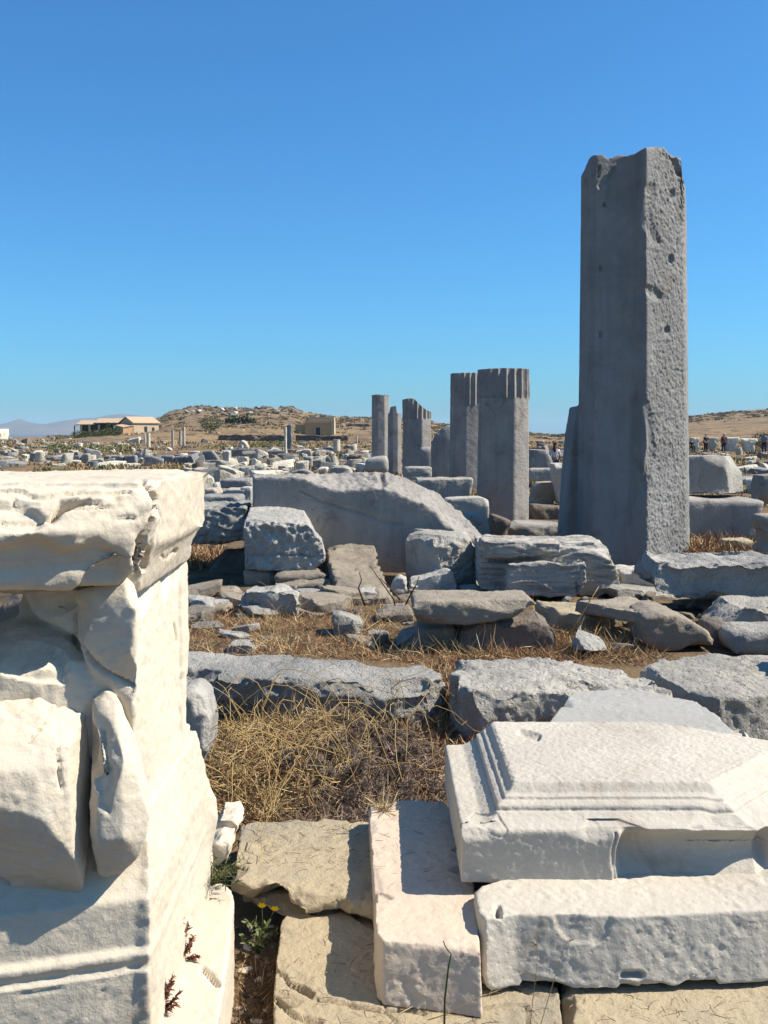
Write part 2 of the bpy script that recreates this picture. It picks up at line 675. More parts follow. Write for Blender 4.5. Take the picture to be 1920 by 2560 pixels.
def slab_prim(px, z, h, flare=0.0, tilt=None, toe=0.0):
    T = [at_z(x, y, z) for x, y in px]
    c = np.mean(T, axis=0)
    Bm = [np.array((c[0] + (p[0] - c[0]) * (1 + flare), c[1] + (p[1] - c[1]) * (1 + flare), z - h)) for p in T]
    if toe:
        y0, y1 = min(p[1] for p in Bm), max(p[1] for p in Bm)
        for p in Bm:
            p[1] -= toe * (p[1] < y0 + 0.3 * (y1 - y0))
    if tilt:
        for p in T:
            p[2] += tilt[0] * (p[0] - c[0]) + tilt[1] * (p[1] - c[1])
    return prism(T, Bm)


def slab(name, label, mat, px, z, h, vox=None, cat='stone slab', flare=0.0, group=None, extra=(), tilt=None, toe=0.0, **kw):
    pr = slab_prim(px, z, h, flare, tilt, toe)
    d = np.mean([p[1] for p in pr[0]])
    return stone(name, label, mat, [pr] + list(extra), vox or 0.0028 * d, cat, group=group, **kw)


# ------------------------------------------------------------------ the setting
def interp(x, pts):
    xs, ys = zip(*pts)
    return np.interp(x, xs, ys)


CREST = [(-900, 1090), (0, 1091), (150, 1090), (250, 1090), (330, 1082), (385, 1053), (425, 1033), (470, 1021), (505, 1017), (560, 1021), (620, 1022), (680, 1019), (735, 1021),
         (765, 1033), (830, 1041), (920, 1045), (1000, 1046), (1120, 1060), (1240, 1072), (1340, 1083), (1400, 1086), (1460, 1082), (1560, 1062), (1716, 1042), (1800, 1034), (1870, 1029), (1920, 1026),
         (2050, 1022), (2300, 1030), (2900, 1060)]


def terrain_h(x, y):
    r = np.hypot(x, y)
    p = np.stack([x, y, np.zeros_like(x)], 1)
    px = np.where(y > 0.1, W0 / 2 + F * x / np.maximum(y, 0.1), np.where(x > 0, 6000, -6000))
    cy = interp(np.clip(px, -900, 2900), CREST)
    rc = np.interp(px, [1300, 1560], [430.0, 760.0])
    r0 = np.interp(px, [1300, 1560], [205.0, 240.0])
    front = sstep(0, 30, y)
    cz = (1.65 + (1085 - cy) / F * rc) * front
    t = np.clip((r - r0) / (rc - r0), 0, 1)
    hill = cz * (0.16 * sstep(0, 0.06, t) + 0.84 * (t ** 1.15))
    hill = np.where(r > rc, cz - (r - rc) * 0.06, hill)
    hill = np.maximum(hill, -8)
    far = sstep(25, 120, r)
    h = hill + 0.10 * far * fbm(p * 0.08, 3, 4)
    h = h + sstep(215, 330, r) * sstep(0.0, 6.0, cz) * (0.9 * fbm(p * 0.05, 4, 11) + 0.35 * fbm(p * 0.25, 3, 12))
    h = h + (0.035 * fbm(p * 0.9, 3, 2) + 0.012 * fbm(p * 6, 3, 3)) * sstep(1, 5, r)
    h = h + 1.15 * np.exp(-((px - 285) / 120.0) ** 2) * sstep(190, 219, r) * (1 - sstep(300, 350, r)) * front
    h = h - 0.45 * np.exp(-((x - 3.2) / 1.1) ** 4 - ((y - 13.0) / 1.3) ** 4)
    near = sstep(4.6, 3.7, y) * sstep(-6, 1, y)
    return h - 0.13 * near - 0.03


def build_terrain():
    ang = np.unique(np.concatenate([np.linspace(-180, -42, 60), np.linspace(-42, 42, 620), np.linspace(42, 180, 60)]))[:-1]
    ang = np.radians(ang)
    rad = np.concatenate([[0.25], np.geomspace(1.2, 1600, 330)])
    A, R = np.meshgrid(ang, rad)
    x, y = (R * np.sin(A)).ravel(), (R * np.cos(A)).ravel()
    z = terrain_h(x, y)
    na, nr = len(ang), len(rad)
    V = np.stack([x, y, z], 1)
    i = np.arange(nr - 1)[:, None] * na
    j = np.arange(na)[None, :]
    j2 = (j + 1) % na
    q = np.stack([i + j, i + j2, i + na + j2, i + na + j], -1).reshape(-1, 4)
    me = bpy.data.meshes.new('ground')
    me.vertices.add(len(V))
    me.vertices.foreach_set('co', V.ravel())
    me.loops.add(q.size)
    me.polygons.add(len(q))
    me.loops.foreach_set('vertex_index', q[:, ::-1].ravel().astype(np.int32))
    me.polygons.foreach_set('loop_start', np.arange(0, q.size, 4, dtype=np.int32))
    me.update(calc_edges=True)
    me.validate()
    m, nt, b = nodes_of('dry_earth')
    tc = nt.nodes.new('ShaderNodeTexCoord').outputs['Object']
    n1 = ntex(nt, tc, 0.035, 9, 0.65, 0.5)
    n2 = ntex(nt, tc, 0.35, 8, 0.7)
    n3 = ntex(nt, tc, 3.5, 8, 0.7)
    n4 = ntex(nt, tc, 45, 6, 0.7)
    col = mixc(nt, ramp(nt, n1, 0.38, 0.62), (0.31, 0.205, 0.10), (0.20, 0.125, 0.066))
    col = mixc(nt, ramp(nt, n2, 0.48, 0.62), col, (0.09, 0.07, 0.04))
    col = mixc(nt, ramp(nt, n2, 0.42, 0.30), col, (0.37, 0.255, 0.12))
    col = mixc(nt, ramp(nt, n3, 0.52, 0.66), col, (0.11, 0.085, 0.06))
    pe = nt.nodes.new('ShaderNodeMath')
    pe.operation = 'MULTIPLY'
    pe.inputs[1].default_value = 0.5
    nt.links.new(ramp(nt, n4, 0.5, 0.7), pe.inputs[0])
    col = mixc(nt, pe.outputs[0], col, (0.28, 0.24, 0.19))
    nt.links.new(col, b.inputs['Base Color'])
    b.inputs['Roughness'].default_value = 0.95
    bp = nt.nodes.new('ShaderNodeBump')
    bp.inputs['Strength'].default_value = 0.9
    bp.inputs['Distance'].default_value = 0.03
    nt.links.new(n4, bp.inputs['Height'])
    bp2 = nt.nodes.new('ShaderNodeBump')
    bp2.inputs['Strength'].default_value = 0.8
    bp2.inputs['Distance'].default_value = 0.4
    nt.links.new(n3, bp2.inputs['Height'])
    nt.links.new(bp.outputs[0], bp2.inputs['Normal'])
    nt.links.new(bp2.outputs[0], b.inputs['Normal'])
    link('ground', me, m, kind='structure')


build_terrain()


def ground_z(x, y):
    return float(terrain_h(np.array([float(x)]), np.array([float(y)]))[0])


def on_ground(px, py):
    """ground point under a photo pixel (flat plain, then refined on the slope)"""
    r = ray(px, py)
    if py > 1096:
        p = at_z(px, py, 0)
        for _ in range(6):
            p = at_z(px, py, ground_z(p[0], p[1]))
        return p
    t = np.arange(40.0, 900.0, 0.75)
    P = EYE + r * t[:, None]
    hit = np.nonzero(P[:, 2] < terrain_h(P[:, 0], P[:, 1]))[0]
    if len(hit):
        return P[hit[0]]
    return EYE + r * 400


# sea and the island beyond it
me = bpy.data.meshes.new('sea')
bm = bmesh.new()
rings = []
for R in (420, 1500, 4500, 8800):
    rings.append([bm.verts.new((R * math.sin(a), R * math.cos(a), -3.2)) for a in [2 * math.pi * k / 96 for k in range(96)]])
for k in range(3):
    for i in range(96):
        j = (i + 1) % 96
        bm.faces.new((rings[k][j], rings[k][i], rings[k + 1][i], rings[k + 1][j]))
bm.to_mesh(me)
bm.free()
msea, nt, b = nodes_of('sea_water')
b.inputs['Base Color'].default_value = (0.01, 0.05, 0.12, 1)
b.inputs['Roughness'].default_value = 0.25
link('sea', me, msea, kind='structure')

RIDGE = [(-1400, 1086), (-900, 1078), (-500, 1064), (-250, 1072), (-60, 1066), (0, 1063), (30, 1056), (48, 1047), (60, 1049), (75, 1056), (100, 1060), (118, 1061), (135, 1056), (165, 1052), (200, 1047), (240, 1045), (262, 1041),
         (285, 1037), (310, 1035), (335, 1038), (380, 1044), (470, 1056), (600, 1068), (800, 1080), (1000, 1086)]
xs = np.linspace(-1400, 1000, 420)
DM = 6000.0
V, Q = [], []
prof = [(-0.22, 0.0), (-0.16, 0.18), (-0.11, 0.42), (-0.06, 0.70), (0.0, 1.0), (0.07, 0.6), (0.2, 0.0)]
for k, (dd, hh) in enumerate(prof):
    d = DM * (1 + dd * 0.6)
    X = (xs - 960) / F * DM
    P = np.stack([X, np.full_like(X, d), np.zeros_like(X)], 1)
    Zc = 1.65 + (1085 - interp(xs, RIDGE)) / F * DM + 3.2
    z = -3.2 + Zc * hh * (1 + (0.28 if 0 < hh < 1 else 0.0) * fbm(P * 0.006, 4, 5)) + (6.0 * fbm(P * 0.012, 4, 8) if hh > 0 else 0)
    V += list(zip(X, P[:, 1], z))
n = len(xs)
for k in range(len(prof) - 1):
    for i in range(n - 1):
        Q.append((k * n + i, k * n + i + 1, (k + 1) * n + i + 1, (k + 1) * n + i))
mm = plain_mat('mountain_scrub', (0.20, 0.17, 0.13), (0.12, 0.11, 0.08), 0.004)
link('distant_mountain', new_mesh('mountain', V, Q), mm, kind='structure')

# the air between: far things fade to blue
hz = bpy.data.meshes.new('haze')
v, f = boxp(-9000, 9000, -900, 9500, -14, 132)
hz.from_pydata(v, [], f)
mh = bpy.data.materials.new('haze_air')
mh.use_nodes = True
nt = mh.node_tree
nt.nodes.clear()
ho = nt.nodes.new('ShaderNodeOutputMaterial')
hv = nt.nodes.new('ShaderNodeVolumePrincipled')
hv.inputs['Color'].default_value = (0.62, 0.81, 1.0, 1)
hv.inputs['Density'].default_value = 1.05e-4
nt.links.new(hv.outputs[0], ho.inputs['Volume'])
link('haze', hz, mh, kind='stuff', smooth=False)

# ------------------------------------------------------------------ the tall pillar and the colonnade
def remap_top(z0, z1, H):
    def go(co):
        px, py = project(co)
        h = H(px, co)
        t = np.clip((co[:, 2] - z0) / (z1 - z0), 0, None)
        c = co.copy()
        c[:, 2] = np.where(t > 0, z0 + t * (h - z0), co[:, 2])
        return c
    return go


def tall_pillar():
    d = 12.8
    def P(px, dd, z):
        x = (px - 960) / F * (dd * CP - (z - 1.65) * SP)
        return np.array((x, dd, z))
    ztop = at_d(1600, 372, 14.1)[2]
    k = 0.985

    def ring(z, s):
        pts = [(1447, 14.45), (1470, 14.12), (1486, 14.0), (1520, 14.03), (1555, 14.04), (1585, 14.0), (1606, 13.93), (1618, 13.91), (1712, 14.46), (1722, 14.78), (1655, 15.25), (1500, 15.25), (1447, 14.95)]
        cx, cy = 1584, 14.6
        return [P(cx + (a - cx) * s, cy + (b - cy) * s, z) for a, b in pts]
    body = prism(ring(-0.8, 1.035), ring(ztop, 0.955))
    flange = block_prim([(1409, 1440), (1413, 1340), (1424, 1180), (1434, 1085), (1446, 1015), (1490, 1010), (1490, 1440)], 14.6, 0.7)
    top = [(1440, 432), (1452, 428), (1464, 408), (1472, 391), (1508, 388), (1517, 398), (1526, 399), (1545, 393), (1588, 388), (1606, 377), (1626, 368), (1660, 369), (1672, 381), (1690, 378), (1702, 381), (1706, 420), (1716, 446)]

    def H(px, co):
        py = interp(px, top) + 7 * noise(co * np.array((7, 7, 1.0)), 3)
        back = np.clip((co[:, 1] - 14.2) / 1.1, 0, 1)
        v = (H0 / 2 - py) / F
        return 1.65 + (v * CP - SP) / (CP + v * SP) * (0.4 * co[:, 1] + 0.6 * 14.1) - 0.12 * back * (1 + noise(co * 3, 4))

    def rough_face(co, no):
        px, py = project(co)
        edge = interp(py, [(380, 1622), (500, 1612), (700, 1618), (820, 1630), (960, 1618), (1100, 1625), (1180, 1605), (1420, 1588)])
        return sstep(0, 12, px - edge + 10 * noise(co * 6, 2) + 8 * noise(co * 1.7, 12)) * (co[:, 1] < 14.6)
    z0 = ztop - 0.9
    holes = [(1512, 509, 5), (1502, 670, 5), (1500, 838, 5), (1678, 650, 8), (1670, 826, 8), (1680, 482, 8)]
    cr = [([(x, y - r * 0.7), (x + 1, y + r * 0.7)], r, 0.045) for x, y, r in holes]
    cr += [([(1625, 470), (1618, 560), (1640, 600)], 16, 0.03), ([(1600, 735), (1622, 722), (1650, 745)], 14, 0.04), ([(1610, 1220), (1630, 1120), (1618, 1010)], 12, 0.03), ([(1497, 400), (1495, 430)], 3, 0.04),
           ([(1532, 410), (1500, 455)], 8, 0.03), ([(1680, 385), (1700, 430)], 9, 0.05)]
    me = stone('tall_pillar', 'tall grey stone pillar with jagged broken top rising high against the sky', 'granite_pillar',
               [body, flange], 0.018, 'pillar', sm=1, amp=0.25, chip=0.4, pits=0.034, pit_s=20, nicks=0, cuts=0, rough_only=rough_face, cracks=cr, post=remap_top(z0, ztop, H), size=1.2)
    return me


M['granite_pillar'] = stone_mat('pillar_granite', (0.372, 0.362, 0.339), (0.281, 0.277, 0.261), (0.26, 0.22, 0.18), s=1.0, speck=0.22,
                                speck_col=(0.11, 0.11, 0.12), bump=0.6, fine=34, var=0.02, streak=0.28)
tall_pillar()


def column(name, label, x0, x1, pytop, pybot, d, flute_from=None, topcut=None, rot=42, nfac=8, nfl=20, seed=1, broken=None, mat='granite_smooth', group='broken columns of the colonnade'):
    R = (x1 - x0) / 2 / F * d
    cx = ((x0 + x1) / 2 - 960) / F * d
    cy = d + R
    zb = 1.65 + (1085 - pybot) / F * d - 0.2
    zt = 1.65 + (1085 - pytop) / F * d
    zf = zt + 1 if flute_from is None else 1.65 + (1085 - flute_from) / F * d
    NA, NZ = 200, 90
    th = np.linspace(0, 2 * np.pi, NA, endpoint=False)
    zz = np.concatenate([np.linspace(zb, zt, NZ)])
    if zf < zt:
        zz = np.sort(np.concatenate([zz, [zf - 0.012, zf - 0.004, zf + 0.004, zf + 0.012]]))
    nz = len(zz)
    T, Z = np.meshgrid(th, zz)
    seg = 2 * np.pi / nfac
    a = (T - math.radians(rot) + seg / 2) % seg - seg / 2
    rpoly = R * math.cos(seg / 2) / np.cos(a)
    rpoly = np.minimum(rpoly, R * 0.985)
    rpoly = 0.92 * rpoly + 0.08 * R * 0.96
    sf = 2 * np.pi / nfl
    b = (T % sf) / sf
    rfl = R * (0.985 - 0.10 * np.sin(np.pi * b) ** 0.8)
    r = np.where(Z > zf, rfl, rpoly)
    tp = 1 - 0.05 * (Z - zb) / (zt - zb)
    r = r * tp
    P = np.stack([(r * np.cos(T)).ravel(), (r * np.sin(T)).ravel(), (Z - zb).ravel()], 1)
    nrm = np.stack([np.cos(T).ravel(), np.sin(T).ravel(), np.zeros(T.size)], 1)
    dn = (0.02 * fbm(P * 2.0, 3, seed) + 0.008 * fbm(P * 9, 3, seed + 4)) * R * 1.2
    dn -= 0.05 * R * sstep(0.25, 0.6, fbm(P * 1.7, 3, seed + 8))
    P += nrm * dn[:, None]
    hz_ = np.full(len(P), zt - zb)
    if topcut is not None:
        pxx = (P[:, 0] + cx) / d * F + 960
        hz_ = 1.65 + (1085 - interp(pxx, topcut)) / F * d - zb + 0.03 * noise(P * 6, seed)
        P[:, 2] = np.where(P[:, 2] > hz_, hz_, P[:, 2])
    P[:, 2] += 0.008 * noise(P * 9, seed + 2) * (P[:, 2] > zt - zb - 0.05)
    q = []
    for k in range(nz - 1):
        for i in range(NA):
            j = (i + 1) % NA
            q.append((k * NA + i, k * NA + j, (k + 1) * NA + j, (k + 1) * NA + i))
    V = P.tolist()
    # worn top: rings closing to the middle
    base = (nz - 1) * NA
    prev = [base + i for i in range(NA)]
    for fr in (0.85, 0.6, 0.3):
        cur = []
        for i in range(NA):
            p = np.array(P[base + i])
            p[0] *= fr
            p[1] *= fr
            if topcut is not None:
                p[2] = 1.65 + (1085 - float(interp((p[0] + cx) / d * F + 960, topcut))) / F * d - zb
            p[2] += 0.02 * R * math.sin(i * 0.7 + fr * 9)
            cur.append(len(V))
            V.append(p.tolist())
        for i in range(NA):
            j = (i + 1) % NA
            q.append((prev[i], prev[j], cur[j], cur[i]))
        prev = cur
    q.append(tuple(prev))
    q.append(tuple(range(NA - 1, -1, -1)))
    me = new_mesh(name, V, q)
    o = link(name, me, M[mat], None, label, 'column', group)
    o.location = (cx, cy, zb)
    try:
        me.set_sharp_from_angle(angle=math.radians(28))
    except Exception:
        pass
    return o


column('faceted_column', 'thick grey faceted column with fluted flat top, nearest to the tall pillar', 1194, 1336, 922, 1302, 19.4, 995, seed=3)
column('faceted_column', 'dark faceted column with fluted top half hidden behind the thick one', 1125, 1222, 933, 1205, 26.0, 1013, seed=5, rot=10)
column('faceted_column', 'grey column whose fluted top is broken off on a slant', 1004, 1082, 994, 1170, 34.0, 1047, seed=8,
       topcut=[(1000, 1001), (1010, 998), (1022, 996), (1034, 997), (1050, 1013), (1062, 1024), (1075, 1030), (1085, 1034)])
column('fluted_column', 'slender broken fluted column with two-step top, farthest along the colonnade', 927, 975, 987, 1185, 46.0, 990, rot=5, seed=12,
       topcut=[(920, 988), (949, 987), (950, 988), (973, 989), (976, 990)])
column('fluted_column', 'short broken fluted shaft standing between the slender column and the slanted one', 968, 1005, 1016, 1180, 43.0, 1016, rot=5, seed=15,
       topcut=[(960, 1036), (974, 1034), (976, 1018), (990, 1016), (992, 1034), (1010, 1036)])

blk('leaning_slab', 'dark leaning slab against the faceted column behind the thick one', 'granite_smooth', [(1078, 1200), (1079, 1115), (1090, 1085), (1108, 1068), (1125, 1060), (1140, 1060), (1140, 1200)], 29, 0.6, cat='stone slab')
blk('stone_block', 'squared dark block at the foot of the slant-topped column', 'granite_smooth', [(1047, 1190), (1049, 1118), (1082, 1116), (1084, 1190)], 31, 0.6)
blk('boulder', 'rounded dark boulder at the foot of the slender fluted column', 'granite', [(908, 1180), (914, 1150), (935, 1142), (970, 1138), (972, 1182)], 41, 1.0, cat='boulder')

# ------------------------------------------------------------------ middle ground blocks
blk('stone_slab', 'huge grey slab on edge with a broken sloping top, a line scored across its face', 'granite_smooth',
    [(632, 1192), (700, 1191), (753, 1193), (800, 1212), (840, 1224), (874, 1227), (910, 1222), (951, 1216), (985, 1228), (1018, 1243), (1050, 1256), (1081, 1272), (1100, 1292), (1115, 1310), (1150, 1338), (1206, 1356), (1215, 1480), (632, 1480)],
    12.3, 0.6, cat='stone slab',
    back=[(632, 1187), (700, 1186), (753, 1184), (800, 1183), (840, 1182), (880, 1181), (946, 1178), (970, 1179), (994, 1185), (1020, 1196), (1050, 1210), (1075, 1222), (1100, 1236), (1125, 1256), (1163, 1291), (1212, 1346), (1215, 1430), (632, 1430)],
    amp=0.14, chip=0.04, size=1.3, vox=0.018, cuts=0, nicks=0, pits=0.05, pit_s=9, rough_only=lambda co, no: 0.06 + 0.94 * sstep(0.15, 0.45, no[:, 2]),
    cracks=[([(748, 1228), (800, 1250), (880, 1275), (960, 1302), (1010, 1312)], 3.5, 0.02), ([(952, 1182), (958, 1205), (948, 1212)], 10, 0.06)])
M['pitted_grey'] = stone_mat('pitted_grey_stone', (0.615, 0.575, 0.508), (0.485, 0.460, 0.412), (0.44, 0.38, 0.31), speck=0.2, speck_col=(0.2, 0.2, 0.22), bump=0.7, fine=40, var=0.05)
blk('stone_block', 'big pitted pale grey block with chamfered top lying on schist layers', 'pitted_grey',
    [(608, 1318), (612, 1304), (628, 1303), (770, 1310), (782, 1322), (808, 1348), (816, 1385), (812, 1405), (780, 1428), (700, 1428), (612, 1424)], 11.3, 1.1,
    back=[(618, 1292), (626, 1264), (650, 1262), (752, 1262), (770, 1290), (790, 1330), (797, 1352), (796, 1370), (770, 1390), (700, 1395), (620, 1395)],
    pits=0.085, pit_s=13, amp=0.9, size=0.7, vox=0.015, rough_only=lambda co, no: np.clip(-no[:, 1] * 1.6 + 0.05, 0, 1), cracks=[([(612, 1388), (700, 1386), (812, 1392)], 3, 0.03)])
blk('stone_block', 'long grey block with rough streaked face, behind the pitted block and the marble pedestal', 'granite_rough',
    [(400, 1270), (615, 1268), (622, 1350), (560, 1362), (400, 1362)], 12.2, 1.0, rise=0.02, strata=0.12, pits=0.06, pit_s=9, size=0.8, vox=0.022)
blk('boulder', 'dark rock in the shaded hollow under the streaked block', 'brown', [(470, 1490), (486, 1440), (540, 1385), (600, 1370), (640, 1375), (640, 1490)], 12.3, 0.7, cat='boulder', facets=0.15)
blk('schist_slab', 'brown schist slab wedged below the pitted block', 'schist', [(604, 1424), (690, 1428), (700, 1466), (612, 1470)], 11.35, 0.7, cat='stone slab', strata=0.12)
blk('schist_slab', 'thin flat schist slab sticking out under the pitted block', 'schist', [(672, 1446), (700, 1437), (800, 1434), (826, 1440), (815, 1454), (690, 1458)], 10.9, 0.6, cat='stone slab', strata=0.1)
blk('schist_slab', 'long low schist slab in the lowest layer below the pitted block', 'schist', [(682, 1462), (760, 1457), (838, 1452), (850, 1478), (690, 1482)], 10.7, 0.6, cat='stone slab', strata=0.12)
R_ = [at_d(838, 1497, 9.9), at_d(985, 1492, 9.9), at_d(960, 1440, 10.9), at_d(946, 1410, 11.4), at_d(938, 1349, 12.5), at_d(814, 1351, 12.5), at_d(820, 1400, 11.2), at_d(832, 1440, 10.6)]
stone('schist_slab', 'sloping brown schist ledge split into layers, beside the pitted block', 'schist', [prism(R_, [p - np.array((0, 0, 0.4)) for p in R_])], 0.025, 'stone slab', strata=0.10, amp=1.3, size=0.6,
      cracks=[([(820, 1420), (870, 1418), (950, 1412)], 3, 0.04), ([(815, 1378), (880, 1372), (940, 1368)], 3, 0.04), ([(832, 1462), (900, 1466), (975, 1458)], 3, 0.03)])
stone('stone_block', 'upright grey block with brown side and pitted face, leaning before the huge slab', 'granite',
      [hull([at_d(1084, 1338, 11.0), at_d(1172, 1346, 11.1), at_d(1193, 1386, 11.25), at_d(1192, 1475, 11.2), at_d(1084, 1475, 11.0), at_d(1014, 1344, 11.6), at_d(1012, 1465, 11.6), at_d(1030, 1322, 12.1), at_d(1160, 1326, 12.0), at_d(1190, 1372, 11.9), at_d(1192, 1465, 11.9)])],
      0.018, pits=0.045, pit_s=11, amp=0.9, size=0.6, sm=1, rough_only=lambda co, no: sstep(0.0, 0.3, no[:, 0]))
# banded marble block (three slabs grown together)
stone('stone_block', 'wide banded grey and white marble block split into ledges, in front of the tall pillar', 'striped',
      [block_prim([(1198, 1364), (1320, 1362), (1420, 1366), (1520, 1378), (1545, 1425), (1560, 1492), (1262, 1492), (1198, 1470)], 10.45, 0.85, rise=0.03, taper=0.02),
       block_prim([(1205, 1353), (1404, 1357), (1402, 1388), (1215, 1398)], 10.3, 0.5),
       block_prim([(1270, 1410), (1466, 1404), (1468, 1455), (1442, 1496), (1267, 1492)], 10.15, 0.5),
       block_prim([(1408, 1354), (1500, 1354), (1526, 1368), (1532, 1400), (1408, 1400)], 10.6, 0.7)],
      0.016, strata=0.10, amp=0.8, size=0.55, nicks=6, cuts=3, cracks=[([(1443, 1460), (1444, 1498)], 4, 0.05), ([(1225, 1403), (1330, 1398), (1467, 1400)], 4, 0.06)])
blk('stone_block', 'small pale rock between the banded block and the big weathered block', 'lightgrey', [(1545, 1424), (1570, 1416), (1640, 1420), (1650, 1450), (1645, 1490), (1556, 1490)], 10.6, 0.5, facets=0.15)
blk('stone_block', 'big weathered grey block with a dark broken end, beside the tall pillar', 'granite_rough',
    [(1632, 1446), (1648, 1415), (1668, 1394), (1692, 1406), (1760, 1404), (1900, 1398), (2060, 1395), (2060, 1506), (1900, 1512), (1730, 1516), (1690, 1510), (1682, 1495), (1640, 1482)], 9.25, 0.85,
    rise=0.0, facets=0.16, pits=0.03, pit_s=9, amp=1.4, size=0.65, vox=0.017)
blk('stone_block', 'grey stone under the big weathered block, half in its shade', 'granite', [(1790, 1570), (1830, 1535), (1860, 1514), (1930, 1512), (2050, 1515), (2050, 1605), (1820, 1612)], 8.5, 0.7, facets=0.1)
blk('stone_block', 'low grey stone at the frame edge below the shaded one', 'granite', [(1838, 1605), (1848, 1590), (1872, 1582), (2000, 1580), (2000, 1640), (1842, 1640)], 7.6, 0.5)
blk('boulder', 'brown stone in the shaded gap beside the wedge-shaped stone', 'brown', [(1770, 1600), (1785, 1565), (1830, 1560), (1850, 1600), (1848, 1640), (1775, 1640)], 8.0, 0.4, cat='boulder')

blk('schist_slab', 'thick flat brown slab overhanging a speckled boulder', 'schist', [(1030, 1520), (1036, 1507), (1060, 1503), (1180, 1502), (1330, 1500), (1348, 1510), (1300, 1545), (1230, 1558), (1160, 1567), (1042, 1562)], 7.75, 0.6, cat='stone slab', strata=0.05, amp=0.8, size=0.45)
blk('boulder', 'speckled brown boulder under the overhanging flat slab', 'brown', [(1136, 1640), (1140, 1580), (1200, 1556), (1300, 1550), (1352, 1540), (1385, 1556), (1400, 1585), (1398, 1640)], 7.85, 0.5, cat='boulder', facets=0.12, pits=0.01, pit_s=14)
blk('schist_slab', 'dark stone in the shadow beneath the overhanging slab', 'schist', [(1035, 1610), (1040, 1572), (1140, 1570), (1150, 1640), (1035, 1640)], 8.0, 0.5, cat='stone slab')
stone('boulder', 'small white pointed rock in the dry grass', 'lightgrey', [hull([at_d(1416, 1632, 7.6), at_d(1530, 1634, 7.6), at_d(1478, 1572, 7.7), at_d(1442, 1554, 7.75), at_d(1516, 1600, 7.65), at_d(1432, 1580, 7.65), at_d(1470, 1632, 7.45), at_d(1440, 1610, 8.0), at_d(1510, 1612, 8.0), at_d(1500, 1590, 7.9)])], 0.012, 'boulder', amp=1.2, facets=0.15)
blk('schist_slab', 'wedge-shaped brown stone with a pointed end, below the big weathered block', 'schist', [(1606, 1545), (1650, 1533), (1700, 1542), (1742, 1560), (1783, 1583), (1792, 1600), (1786, 1618), (1740, 1626), (1650, 1632), (1612, 1615)], 7.8, 0.6, cat='stone slab', strata=0.05)
slab('schist_slab', 'flat grey schist slab lying between the banded block and the wedge-shaped stone', 'schist', [(1430, 1498), (1500, 1498), (1545, 1486), (1602, 1484), (1640, 1500), (1692, 1530), (1625, 1540), (1560, 1522)], 0.24, 0.12, strata=0.06)
slab('schist_slab', 'tan broken slab below the banded marble block', 'paving', [(1330, 1500), (1440, 1502), (1530, 1505), (1540, 1530), (1480, 1540), (1380, 1530)], 0.12, 0.15, strata=0.06)

SM = [
    ('low pale stone with a dark hollow, in the grass below the pitted block', 'lightgrey', [(590, 1503), (610, 1480), (680, 1473), (745, 1482), (754, 1510), (750, 1548), (700, 1545), (590, 1525)], 9.2, 0.4, dict(facets=0.2, rise=0.03)),
    ('flat brown flake at the foot of the dark hollow', 'schist', [(503, 1482), (580, 1476), (604, 1490), (560, 1500), (508, 1500)], 9.9, 0.4, {}),
    ('small grey stone close beside the marble pedestal', 'lightgrey', [(466, 1520), (470, 1500), (486, 1494), (508, 1500), (512, 1518), (490, 1524)], 9.2, 0.25, dict(facets=0.2)),
    ('thin brown slab lying in the grass near the marble pedestal', 'schist', [(460, 1530), (480, 1518), (565, 1516), (580, 1530), (540, 1540), (466, 1542)], 8.9, 0.4, {}),
    ('rounded grey stone in the middle of the dry grass', 'granite', [(824, 1560), (826, 1540), (850, 1532), (900, 1550), (912, 1568), (905, 1592), (860, 1600), (832, 1594)], 8.1, 0.35, dict(facets=0.15)),
    ('small white lump beside the leaning upright block', 'lightgrey', [(972, 1490), (980, 1452), (1000, 1440), (1020, 1446), (1022, 1480), (1010, 1494)], 10.0, 0.25, dict(facets=0.15)),
    ('white wedge-shaped rock in front of the leaning upright block', 'lightgrey', [(1020, 1492), (1024, 1450), (1080, 1436), (1122, 1422), (1136, 1432), (1146, 1462), (1147, 1475), (1080, 1490)], 9.9, 0.35, dict(facets=0.1)),
    ('white block with flat top, low beside the schist ledge', 'lightgrey', [(886, 1516), (888, 1484), (900, 1478), (945, 1478), (950, 1500), (930, 1516)], 9.5, 0.3, {}),
    ('pale flat chip below the leaning upright block', 'lightgrey', [(1146, 1488), (1150, 1470), (1190, 1466), (1212, 1478), (1210, 1490)], 9.9, 0.25, {}),
    ('brown flat stone among the twigs in front of the white wedge', 'schist', [(934, 1560), (940, 1540), (975, 1524), (1025, 1522), (1036, 1545), (1030, 1562)], 8.6, 0.4, dict(strata=0.06)),
    ('small grey stone at the back edge of the long kerb block', 'granite', [(560, 1640), (566, 1612), (600, 1602), (632, 1606), (640, 1640)], 7.0, 0.25, dict(facets=0.15)),
    ('dark low stone beside the overhanging flat slab', 'granite', [(985, 1615), (1000, 1585), (1040, 1575), (1060, 1590), (1060, 1625)], 8.0, 0.3, dict(facets=0.15)),
]
for lab, mat, px, d, t, kw in SM:
    d = max(d, at_z(960, max(q[1] for q in px), -0.05)[1])
    blk('loose_stone', lab, mat, px, d, t, cat='stone', vox=0.0016 * d, **{**dict(amp=1.1, cuts=9, cut=0.1), **kw})

